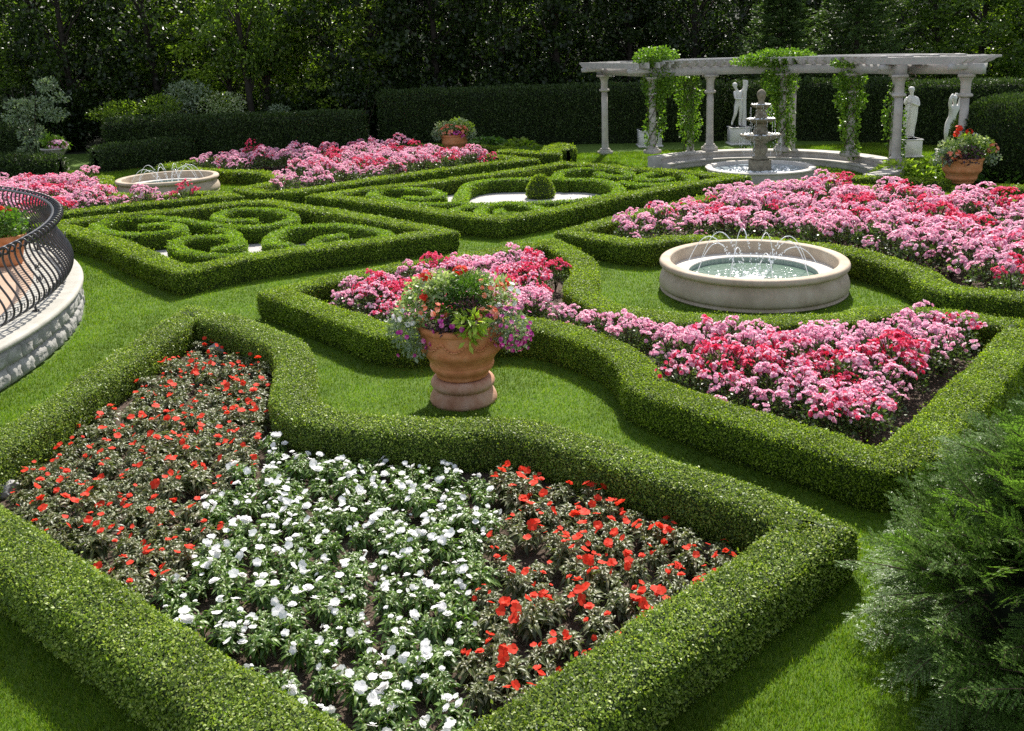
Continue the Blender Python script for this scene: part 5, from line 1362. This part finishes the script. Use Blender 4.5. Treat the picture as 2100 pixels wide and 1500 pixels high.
# shrubs in front of the wood
def shrub(name, blobs, mat, L, ratio, label, group, seed, stems=True, cat='shrub'):
    g = np.random.default_rng(seed); V, Fq = blob_leaves(blobs, L, ratio, g, shell=.4)
    o = link(name, mesh_np(name, V, [Fq]), M[mat]); tag(o, label, cat, group)
    if stems:
        parts = []
        for c, r, n in blobs:
            c = np.array(c)
            for k in range(3):
                e = c + randdir(1, g)[0] * np.array(r) * .7; parts.append((*tube([(c[0] + g.normal() * .1, c[1], 0), ((c[0] + e[0]) / 2, c[1], e[2] * .5), e], [.02, .014, .006], 4), 0))
        link('stem', mesh_parts('stem', parts), M['twig'], o)
    return o
HGp = 'loose shrubs between yew hedge and wood'
B_ = pxblob
shrub('wild_shrub', [B_(250, 225, 45, 18, 40, 700, .8), B_(210, 235, 30, 12, 40, 300, .7)], 'tree_leaf_bright', .13, .5, 'low yellow green shrub behind the left yew hedge', HGp, 1)
shrub('wild_shrub', [B_(330, 215, 40, 20, 40, 700, .8)], 'tree_leaf_bright', .13, .5, 'second yellow green shrub above the bend of the left yew hedge', HGp, 2)
shrub('wild_shrub', [B_(385, 190, 45, 24, 41, 700, .9), B_(360, 225, 40, 14, 41, 400, .8)], 'grey_leaf', .15, .55, 'silvery leaved shrub glinting in front of the wood', HGp, 3)
shrub('wild_shrub', [B_(455, 215, 50, 26, 40.5, 900, .9)], 'varieg', .12, .5, 'pale feathery shrub left of the two slim trunks', HGp, 4)
shrub('wild_shrub', [B_(572, 226, 20, 12, 40, 260, .6)], 'grey_leaf', .12, .4, 'small pale tuft shrub right of the two slim trunks', HGp, 5)
shrub('wild_shrub', [B_(735, 180, 60, 40, 41, 900, 1.)], 'tree_leaf_dark', .15, .6, 'dark rounded shrub at the left end of the tall yew hedge', HGp, 6)
# variegated small tree at far left
tt = atY(62, 318, 35.8)
t = empty('ornamental_tree', (tt[0], 35.8, 0), 'small white variegated tree at far left beside the white pedestal urn', 'tree')
g = np.random.default_rng(3); k = 35.8 / F; tr = []
for dx in (-.12, .05, .2):
    tr.append((*tube([(dx * .3, 0, 0), (dx, .05, 1.0), (dx * 2.2, 0, 2.2), (dx * 3, 0, 3.2)], [.045, .035, .022, .008], 6), 0))
link('trunk', mesh_parts('trunk', tr), M['bark'], t, smooth=True)
bl = []
for (x, y, rx, ry, n_) in [(95, 175, 22, 14, 260), (70, 215, 34, 16, 420), (40, 240, 36, 16, 400), (110, 235, 26, 14, 300), (65, 275, 24, 24, 420), (30, 215, 22, 12, 160), (125, 200, 16, 10, 110), (60, 310, 18, 14, 220)]:
    c = atY(x, y, 35.8); bl.append(((c[0] - tt[0], 0, c[2]), (rx * k, .55, ry * k), n_))
V, Fq = blob_leaves(bl, .12, .55, g); link('crown', mesh_np('crown', V, [Fq]), M['grey_leaf'], t)
# leafy plants at the hedge feet
def hosta(px, py, Yd, rad, label, mat, seed):
    g = np.random.default_rng(seed); p = atY(px, py, Yd); n = 260
    a = g.random(n) * 6.3; rr = rad * np.sqrt(g.random(n)); P = np.c_[p[0] + np.cos(a) * rr, Yd + np.sin(a) * rr, .15 + .35 * (1 - (rr / rad) ** 2) + g.random(n) * .1]
    D = np.c_[np.cos(a), np.sin(a), g.uniform(-.2, .5, n)]
    V, Fq = leaf_arrays(P, D, g.uniform(.14, .26, n), g.uniform(.08, .13, n), .3, .15); tag(link('hosta_plant', mesh_np('hosta_plant', V, [Fq]), M[mat]), label, 'plant', 'broad leaved plants near the hedges')
hosta(1065, 300, 34.6, .75, 'bright green broad leaved plant right of the far planter', 'tree_leaf_bright', 1)
hosta(1000, 298, 36.0, .8, 'dim broad leaved plant behind the far planter', 'mid_leaf', 2)
hosta(1850, 352, 24.8, .7, 'yellow green broad leaved plant at the foot of the front right column', 'lime', 3)
hosta(1905, 350, 24.6, .6, 'broad leaved plant between column and right planter', 'tree_leaf_bright', 4)
hosta(2065, 360, 23.4, .65, 'leafy green plant right of the right planter', 'mid_leaf', 5)
hosta(2110, 360, 23.6, .7, 'leafy green plant under the rounded yew at the right edge', 'vine_leaf', 6)
# grassy tuft before the hedge
p = atY(753, 300, 36); V, Fq = blob_leaves([((p[0], 36, .35), (.25, .25, .22), 160)], .2, .12, np.random.default_rng(2)); tag(link('grass_tuft', mesh_np('grass_tuft', V, [Fq]), M['varieg']), 'small silvery grass tuft where the two tall yew hedges meet', 'plant')
# white pedestal planter at the left
wp = atY(116, 330, 34.4); g = np.random.default_rng(9)
t = empty('pedestal_planter', (wp[0], 34.4, 0), 'white stone pedestal planter with pink flowers at far left', 'planter')
link('pedestal', mesh_parts('pedestal', [(*box((0, 0, .05), (.6, .6, .1), 0, .01), 0), (*box((0, 0, .22), (.46, .46, .24), 0, .012), 0)]), M['white_stone'], t)
link('bowl', mesh_parts('bowl', [(*lathe(dense([(.16, .34), (.2, .38), (.16, .44), (.24, .56), (.36, .74), (.46, .84), (.5, .86), (.5, .9), (.44, .9), (.4, .86), (.01, .85)], 3), 32), 0)]), M['white_stone'], t, smooth=True)
part_leaves('foliage', [((0, 0, 1.08), (.42, .36, .26), 420), ((.4, -.1, .98), (.24, .2, .16), 160), ((-.2, 0, 1.25), (.3, .2, .2), 160)], .11, .5, 'vine_leaf', t)
link('flowers', flowers_on([((.2, -.15, 1.05), (.34, .24, .16), 50)], .055, g), M['pink'], t)

# the closed mass of wood far behind
def far_wood():
    g = np.random.default_rng(12); n = 60000
    y = g.uniform(64, 92, n); x = (g.random(n) * 2 - 1) * (.75 * y + 10); zb = (y - 62) * .22; z = zb + g.random(n) ** .8 * 15
    cl_ = np.array([noise.noise((a * .25, b * .25, c * .3)) for a, b, c in zip(x, y, z)]); k = cl_ > -.22
    P = np.c_[x, y, z][k]; n = len(P); L = g.uniform(.3, .7, n)
    V, Fq = leaf_arrays(P, randdir(n, g), L, L * .6)
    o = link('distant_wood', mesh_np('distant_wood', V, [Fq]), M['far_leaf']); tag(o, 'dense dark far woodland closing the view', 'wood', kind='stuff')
far_wood()
print('objects', len(bpy.data.objects))
